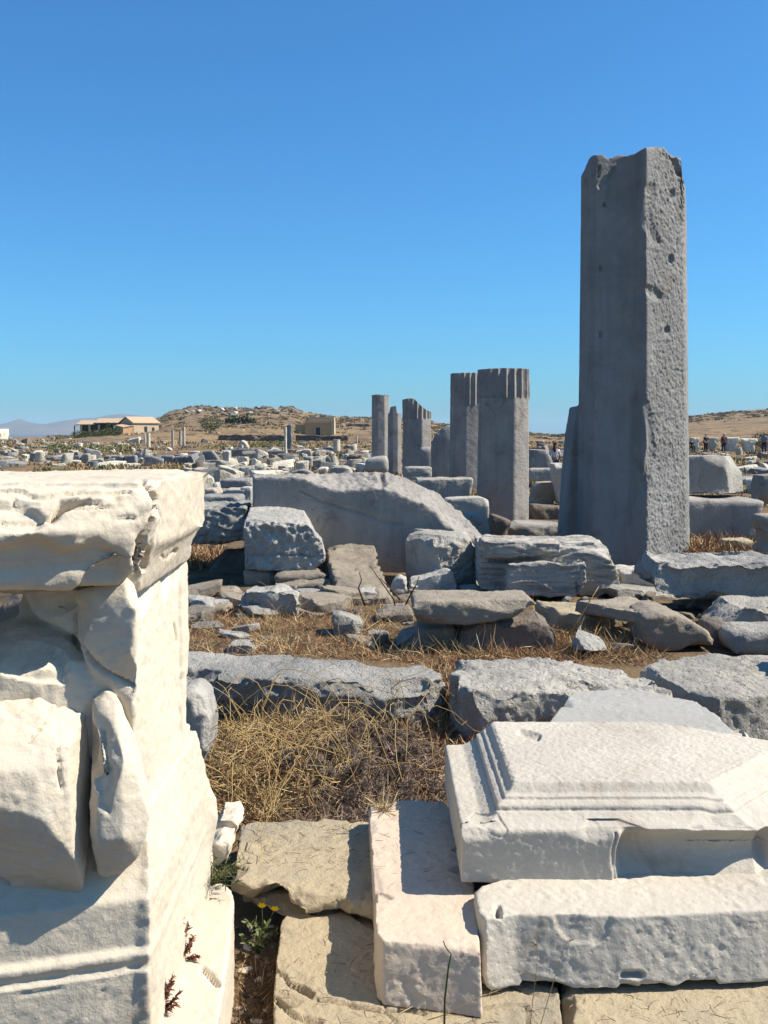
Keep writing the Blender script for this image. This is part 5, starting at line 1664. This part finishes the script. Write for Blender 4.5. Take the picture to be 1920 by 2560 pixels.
for k, (px, py, d, w) in enumerate(((150, 1128, 95, 2.6), (235, 1128, 88, 3.0), (300, 1126, 92, 2.2), (690, 1112, 130, 3.0), (650, 1110, 140, 2.4))):
    leafy('shrub', 'straggly olive weed clump growing between the far blocks', 'shrub', px, py, d, w, 0.7, 300, 0.2, [(0.17, 0.18, 0.06), (0.24, 0.22, 0.09), (0.12, 0.14, 0.04)], [2, 1, 1], 90 + k, 'weed clumps among the far ruins')


# ------------------------------------------------------------------ the dry bush and the small plants
def dry_bush():
    rs = np.random.RandomState(61)
    c = at_z(800, 1950, 0.0)
    c[2] = -0.02
    root = empty('dry_bush', tuple(c), 'tangled dry bush with straw-yellow stems and grey seed heads, before the long kerb block', 'bush')
    poly = [(500, 1990), (520, 1830), (620, 1780), (760, 1755), (900, 1770), (1010, 1800), (1090, 1840), (1118, 1920), (1110, 1995), (1000, 2040), (960, 2090), (880, 2090), (840, 2060), (560, 2050)]

    def dome(P):
        px, py = project(P)
        q = seg_dist(px, py, poly + [poly[0]])
        return 0.20 * sstep(0, 130, q) * (0.75 + 0.5 * fbm(P * 3.0, 2, 5))
    n = 17000
    P = sample_px(rs, poly, n)
    P[:, 2] = np.maximum(P[:, 2], -0.03) + dome(P) * rs.uniform(0.0, 1.0, n) ** 0.6
    dr = rs.normal(0, 1, (n, 3)) * np.array((1, 1, 0.7))
    px, py = project(P)
    warm = sstep(900, 560, px + 120 * noise(P * 2, 9))
    tw = pick_tint(rs, n, [(0.44, 0.28, 0.13), (0.33, 0.18, 0.09), (0.20, 0.11, 0.06), (0.58, 0.42, 0.21)], [3, 3, 2, 2.5])
    tg = pick_tint(rs, n, [(0.33, 0.235, 0.18), (0.23, 0.16, 0.12), (0.13, 0.09, 0.065), (0.44, 0.31, 0.2)], [3, 3, 2, 2])
    o = ribbons('twigs', P, dr, rs.uniform(0.03, 0.13, n), rs.uniform(0.0025, 0.006, n), tw * warm[:, None] + tg * (1 - warm[:, None]), 0.7, rs=rs, parent=root)
    o['kind'] = 'stuff'
    n2 = 3200
    P2 = sample_px(rs, [(500, 1990), (530, 1830), (640, 1770), (780, 1760), (900, 1800), (930, 1900), (860, 2040), (600, 2050)], n2)
    P2[:, 2] = np.maximum(P2[:, 2], -0.03) + dome(P2) * rs.uniform(0.5, 1.15, n2)
    o = ribbons('straw', P2, rs.normal(0, 1, (n2, 3)) * np.array((1, 1, 0.45)), rs.uniform(0.07, 0.24, n2), rs.uniform(0.002, 0.0038, n2), pick_tint(rs, n2, [(0.60, 0.44, 0.20), (0.50, 0.33, 0.14), (0.66, 0.52, 0.29)], [3, 3, 2]), 0.9, rs=rs, parent=root)
    o['kind'] = 'stuff'
    # seed heads: small fuzzy balls, copies of three
    protos = []
    for k in range(3):
        m = 420
        q = rs.normal(0, 1, (m, 3))
        q /= np.linalg.norm(q, axis=1)[:, None]
        oo = ribbons('seed_head', q * 0.008 + np.array(root.location), q, rs.uniform(0.014, 0.026, m), np.full(m, 0.0017), pick_tint(rs, m, [(0.44, 0.35, 0.28), (0.31, 0.24, 0.19), (0.19, 0.145, 0.115)], [2, 3, 2]), 0.5, rs=rs, parent=root)
        protos.append(oo)
    hp = [(760, 1850), (830, 1830), (900, 1840), (990, 1850), (1070, 1880), (1105, 1950), (1080, 2000), (980, 2030), (930, 2080), (850, 2060), (740, 2010), (700, 1930)]
    H = sample_px(rs, hp, 96)
    for i, q in enumerate(H):
        z = max(q[2], -0.02) + float(dome(q[None])[0]) * rs.uniform(0.8, 1.15) + 0.01
        o = protos[i % 3] if i < 3 else protos[i % 3].copy()
        if i >= 3:
            COL.objects.link(o)
            o.parent = root
        o.location = np.array((q[0], q[1], z)) - np.array(root.location)
        s = rs.uniform(0.9, 1.7)
        o.scale = (s, s, s * 0.85)
        o.rotation_euler = tuple(rs.uniform(0, 6, 3))
    # long straw stems
    for i in range(90):
        a = (rs.uniform(550, 900), rs.uniform(1800, 2030)) if i < 74 else (rs.uniform(850, 1080), rs.uniform(1800, 2000))
        s0 = sample_px(rs, [(a[0] - 5, a[1] - 5), (a[0] + 5, a[1] - 5), (a[0] + 5, a[1] + 5), (a[0] - 5, a[1] + 5)], 1)[0]
        ang = rs.uniform(0, 2 * math.pi)
        L = rs.uniform(0.35, 0.95)
        hgt = rs.uniform(0.10, 0.34)
        turn = rs.uniform(-1.6, 1.6)
        pts = []
        p = s0 + np.array((0, 0, 0.06))
        kink = rs.normal(0, 0.009, (12, 3))
        for k in range(12):
            t = k / 11
            g = ang + turn * t
            p = p + np.array((math.cos(g), math.sin(g), 0)) * L / 11
            pts.append(p + np.array((0, 0, hgt * math.sin(math.pi * min(t * 1.15, 1.0)) + 0.04 * t)) + kink[k] - np.array(root.location))
        v, f = tube(pts, 0.0026, 0.0012, 5)
        link('stem', new_mesh('stem', v, f), M['stem_straw'], root)


dry_bush()


def sprig(name, label, cat, base, n, h0, h1, spread, wid, cols, seed, group=None, droop=0.5, part='leaves'):
    rs = np.random.RandomState(seed)
    root = empty(name, tuple(base), label, cat, group)
    B = np.repeat(np.array(base)[None], n, 0) + rs.normal(0, 0.012, (n, 3)) * np.array((1, 1, 0.2))
    dr = np.stack([rs.normal(0, spread, n), rs.normal(0, spread, n), np.ones(n)], 1)
    ribbons(part, B, dr, rs.uniform(h0, h1, n), np.full(n, wid) * rs.uniform(0.6, 1.2, n), pick_tint(rs, n, cols, [1] * len(cols)), droop, rs=rs, parent=root)
    return root, rs


def needles(root, base, rs, stems, n, ln, wid, cols, part):
    P, D = [], []
    for a, b_ in stems:
        for _ in range(n):
            t = rs.uniform(0.15, 1)
            P.append(a + (b_ - a) * t)
            D.append((b_ - a) / np.linalg.norm(b_ - a) * 0.8 + rs.normal(0, 0.7, 3))
    P, D = np.array(P), np.array(D)
    ribbons(part, P, D, ln * rs.uniform(0.5, 1.2, len(P)), np.full(len(P), wid), pick_tint(rs, len(P), cols, [1] * len(cols)), 0.4, rs=rs, parent=root)


def green_sprig():
    b_ = at_d(525, 2215, 3.35)
    rs = np.random.RandomState(5)
    root = empty('green_plant', tuple(b_), 'low green needle-leaved plant beside the marble chunk and tan slab', 'plant')
    stems = []
    for k in range(17):
        tip = at_d(rs.uniform(498, 628), rs.uniform(2120, 2205), 3.35 + rs.normal(0, 0.06))
        stems.append((b_ + rs.normal(0, 0.01, 3), tip))
        v, f = tube([b_ - np.array(root.location), (b_ + tip) / 2 + np.array((0, 0, 0.012)) - np.array(root.location), tip - np.array(root.location)], 0.0018, 0.0008, 4)
        link('stem', new_mesh('stem', v, f), M['leaf'], root)
    needles(root, b_, rs, stems, 22, 0.03, 0.0035, [(0.14, 0.15, 0.05), (0.10, 0.12, 0.04), (0.22, 0.2, 0.09)], 'leaves')


def flower_plant():
    b_ = at_z(645, 2385, -0.14)
    rs = np.random.RandomState(6)
    root = empty('flowering_plant', tuple(b_), 'small green plant with two yellow flowers in the dark joint beside the paving', 'plant')
    loc = np.array(root.location)
    dd = b_[1]
    stems = []
    for (x, y) in ((655, 2268), (686, 2276), (640, 2300), (668, 2310), (620, 2300), (690, 2330), (650, 2330), (604, 2335)):
        tip = at_d(x, y, dd + rs.normal(0, 0.03))
        v, f = tube([b_ - loc, b_ * 0.4 + tip * 0.6 + np.array((rs.normal(0, 0.01), 0, 0.01)) - loc, tip - loc], 0.0016, 0.001, 4)
        link('stem', new_mesh('stem', v, f), M['leaf'], root)
        stems.append((b_, tip))
    for x, y in ((655, 2266), (687, 2274)):
        c = at_d(x, y, dd) - loc
        prims = []
        for k in range(6):
            g = 2 * math.pi * k / 6
            e = np.array((math.cos(g), -0.45 * math.sin(g), 0.8 * math.sin(g) + 0.25))
            s_ = np.array((-math.sin(g), -0.45 * math.cos(g), 0.8 * math.cos(g)))
            prims.append(([c, c + e * 0.010 + s_ * 0.006, c + e * 0.017, c + e * 0.010 - s_ * 0.006], [(0, 1, 2, 3)]))
        v, f = join(prims)
        link('flower', new_mesh('flower', v, f), M['yellow'], root, smooth=False)
    needles(root, b_, rs, stems[2:], 16, 0.028, 0.010, [(0.12, 0.17, 0.05), (0.18, 0.21, 0.08), (0.08, 0.11, 0.035)], 'leaves')
    needles(root, b_, rs, [(b_, at_d(605, 2345, dd)), (b_, at_d(625, 2310, dd))], 26, 0.014, 0.005, [(0.22, 0.16, 0.12), (0.3, 0.22, 0.16)], 'dry_heads')


green_sprig()
flower_plant()
for k, (x, y, tips, lab) in enumerate([(448, 2400, [(470, 2310), (485, 2340), (452, 2300), (500, 2390), (460, 2335), (478, 2365)], 'dry red sprig growing from the crack beside the pedestal base'),
                                       (405, 2530, [(425, 2460), (450, 2480), (412, 2470), (440, 2510), (432, 2440)], 'lower red sprig in the same crack beside the pedestal base')]):
    b_ = at_z(x, y, 0.10)
    rs = np.random.RandomState(70 + k)
    root = empty('red_sprig', tuple(b_), lab, 'plant')
    st = []
    for tx, ty in tips:
        tip = at_d(tx, ty, b_[1] + rs.normal(0, 0.02))
        st.append((b_, tip))
        v, f = tube([b_ - b_, (b_ + tip) / 2 - b_ + rs.normal(0, 0.004, 3), tip - b_], 0.0012, 0.0006, 4)
        link('stem', new_mesh('stem', v, f), M['rusty'], root)
    needles(root, b_, rs, st, 60, 0.018, 0.0042, [(0.26, 0.09, 0.06), (0.16, 0.05, 0.04), (0.36, 0.16, 0.09)], 'leaves')


def stalk(name, label, pts, d, r, mat, head=None, seed=1, group=None):
    P = [at_d(x, y, d) for x, y in pts]
    o_ = P[0]
    root = empty(name, tuple(o_), label, 'twig' if group else 'grass stalk', group)
    v, f = tube([p - o_ for p in P], r, r * 0.4, 5)
    link('stem', new_mesh('stem', v, f), M[mat], root)
    if head:
        rs = np.random.RandomState(seed)
        needles(root, o_, rs, [(P[-2], P[-1])], 16, 0.022, 0.0025, [(0.5, 0.42, 0.28), (0.4, 0.3, 0.2)], 'seed_head')


stalk('grass_stalk', 'single green grass blade rising before the pinkish slab', [(1110, 2600), (1112, 2500), (1121, 2420), (1128, 2385), (1114, 2368), (1108, 2352)], 2.72, 0.0034, 'leaf')
stalk('grass_stalk', 'pale seeded grass stalk rising before the long plinth slab', [(1322, 2600), (1332, 2500), (1342, 2420), (1346, 2370), (1336, 2356)], 2.75, 0.0013, 'stem_straw', True, 3)
stalk('grass_stalk', 'brown grass stalk leaning over the joint of the paving', [(1340, 2600), (1370, 2500), (1400, 2400), (1412, 2360), (1430, 2350)], 2.75, 0.0013, 'stem_straw', True, 4)
stalk('grass_stalk', 'fallen straw stalk with a feathery head lying across the cracked paving', [(1070, 2550), (1120, 2535), (1180, 2500), (1245, 2476)], 2.78, 0.0018, 'stem_straw', True, 5)
stalk('grass_stalk', 'dry forked twig standing in the grass by the small white pointed rock', [(1420, 1590), (1445, 1550), (1470, 1510), (1497, 1466)], 7.7, 0.008, 'stem_straw')
for k, pts in enumerate([[(1010, 1520), (1030, 1480), (1042, 1460), (1048, 1440)], [(1000, 1500), (975, 1470), (950, 1446)], [(990, 1530), (985, 1500), (925, 1415)], [(912, 1515), (896, 1470), (904, 1450), (898, 1430)]]):
    stalk('dry_twig', 'bare brown twig standing in the grass between the schist ledge and the white wedge', pts, 9.3, 0.009, 'wood_and_shade', group='bare twigs by the white wedge')
root, rs = sprig('straw_tuft', 'pale straw tuft caught on the back corner of the pinkish slab', 'grass tuft', at_z(958, 2030, 0.14), 70, 0.05, 0.14, 0.8, 0.004, [(0.62, 0.5, 0.28), (0.5, 0.38, 0.2)], 76)


def litter(poly, n, z, seed):
    rs = np.random.RandomState(seed)
    P = sample_px(rs, poly, n)
    P[:, 2] = z + rs.uniform(0.002, 0.008, n)
    ribbons('plant_litter', P, rs.normal(0, 1, (n, 3)) * np.array((1, 1, 0.06)), rs.uniform(0.012, 0.07, n), rs.uniform(0.0012, 0.0026, n), pick_tint(rs, n, [(0.40, 0.26, 0.13), (0.22, 0.14, 0.08), (0.55, 0.42, 0.24), (0.12, 0.09, 0.06)], [3, 3, 1, 2]), 0.7, rs=rs, kind='stuff')


litter([(600, 2080), (900, 2060), (930, 2230), (640, 2200)], 190, 0.056, 101)
litter([(715, 2310), (930, 2300), (960, 2440), (1180, 2500), (1380, 2470), (1400, 2560), (700, 2560)], 150, -0.018, 102)
litter([(1420, 2470), (1900, 2470), (1900, 2560), (1440, 2560)], 60, -0.018, 103)
litter([(940, 2020), (1100, 2010), (1180, 2300), (960, 2330)], 60, 0.152, 104)

# ------------------------------------------------------------------ visitors
def skin_mesh(verts, edges, radii, root=0):
    me = bpy.data.meshes.new('skin')
    me.from_pydata(verts, edges, [])
    ob = bpy.data.objects.new('tmp', me)
    COL.objects.link(ob)
    md = ob.modifiers.new('s', 'SKIN')
    ob.modifiers.new('ss', 'SUBSURF').levels = 1
    if not me.skin_vertices:
        me.skin_vertices.new()
    for i, r in enumerate(radii):
        me.skin_vertices[0].data[i].radius = r if isinstance(r, tuple) else (r, r)
    me.skin_vertices[0].data[root].use_root = True
    dg = bpy.context.evaluated_depsgraph_get()
    dg.update()
    out = bpy.data.meshes.new_from_object(ob.evaluated_get(dg))
    bpy.data.objects.remove(ob)
    return out


def person(label, px, py_feet, h_px, d, top, legs, hair, yaw=0.0, bag=None, seated=False, hat=None, long_hair=False):
    s = h_px * d / F
    c = at_d(px, py_feet, d)
    root = empty('person', tuple(c), label, 'person')
    root.rotation_euler = (0, 0, yaw)
    hip = 0.30 if seated else 0.52
    dz = 0.52 - hip
    V = [(0, 0, hip + .02), (0, -.01, .68 - dz), (0, 0, .80 - dz), (0, 0, .86 - dz), (0, -.01, .90 - dz), (0, -.005, .965 - dz)]
    E = [(0, 1), (1, 2), (2, 3), (3, 4), (4, 5)]
    R = [.075, .075, .085, .032, .05, .045]
    for sx in (-1, 1):
        k = len(V)
        V += [(sx * .11, 0, .80 - dz), (sx * .145, -.02, .64 - dz), (sx * .12, -.10, .53 - dz), (sx * .115, -.125, .50 - dz)]
        E += [(2, k), (k, k + 1), (k + 1, k + 2), (k + 2, k + 3)]
        R += [.04, .03, .022, .02]
        k = len(V)
        if seated:
            V += [(sx * .06, -.02, hip), (sx * .07, -.25, hip), (sx * .07, -.26, .03), (sx * .07, -.33, .015)]
        else:
            V += [(sx * .055, 0, .49), (sx * .06, -.02 * sx, .27), (sx * .065, .02 * sx, .03), (sx * .07, .02 * sx - .07, .015)]
        E += [(0, k), (k, k + 1), (k + 1, k + 2), (k + 2, k + 3)]
        R += [.06, .042, .028, .022]
    sc = lambda L: [tuple(s * a for a in v) for v in L]
    link('body', skin_mesh(sc(V), E, [r * s for r in R]), M['skin'], root)
    sh = [0, 1, 2, 6, 7, 14, 15]
    mp = {v: i for i, v in enumerate(sh)}
    link('shirt', skin_mesh(sc([V[i] for i in sh]), [(mp[a], mp[b]) for a, b in E if a in mp and b in mp], [R[i] * s * 1.18 for i in sh]), M['cloth_' + top], root)
    tr = [0, 10, 11, 12, 18, 19, 20]
    mp = {v: i for i, v in enumerate(tr)}
    link('trousers', skin_mesh(sc([V[i] for i in tr]), [(mp[a], mp[b]) for a, b in E if a in mp and b in mp], [R[i] * s * 1.2 for i in tr]), M['cloth_' + legs], root)
    hv = [(0, .012, .945 - dz), (0, .008, .985 - dz)] + ([(0, .06, .86 - dz), (0, .07, .74 - dz)] if long_hair else [])
    he = [(0, 1)] + ([(0, 2), (2, 3)] if long_hair else [])
    link('hair', skin_mesh(sc(hv), he, [.054 * s, .040 * s] + ([.05 * s, .04 * s] if long_hair else [])), M['cloth_' + hair], root)
    if hat:
        n = 14
        ring = lambda r, z: [(s * r * math.cos(2 * math.pi * k / n), s * r * math.sin(2 * math.pi * k / n), s * (z - dz)) for k in range(n)]
        link('hat', part_mesh([prism(ring(.11, .965), ring(.11, .972)), prism(ring(.062, .9725), ring(.05, 1.03))]), M['cloth_' + hat], root)
    if bag:
        link('bag', part_mesh([levels([(s * (-.07 - .01), s * .08, s * .075, s * .15, s * .60), (s * -.09, s * .09, s * .08, s * .18, s * .66), (s * -.07, s * .07, s * .075, s * .14, s * .80)])]), M['cloth_' + bag], root)


person('visitor in dark blue standing by the first altar-like block', 1764, 1131, 47, 92, 'navy', 'black', 'black', 0.4)
person('visitor in green with a red bag, standing before the altars', 1809, 1132, 48, 91, 'green', 'navy', 'grey', 2.6, bag='red', hat='white')
person('visitor in light blue with a yellow straw hat near the frame edge', 1910, 1132, 50, 88, 'blue', 'navy', 'brownhair', -0.4, hat='straw')
person('visitor in black sitting close beside the tall pillar', 1728, 1128, 40, 86, 'black', 'black', 'black', 0.3, seated=True)
person('long-haired woman in a white shirt seen from behind, beside the grey block', 1386, 1196, 88, 40, 'white', 'navy', 'brownhair', 3.0, long_hair=True)
person('visitor in dark clothes bending among the far white blocks below the house', 869, 1146, 40, 72, 'navy', 'black', 'brownhair', 0.8)
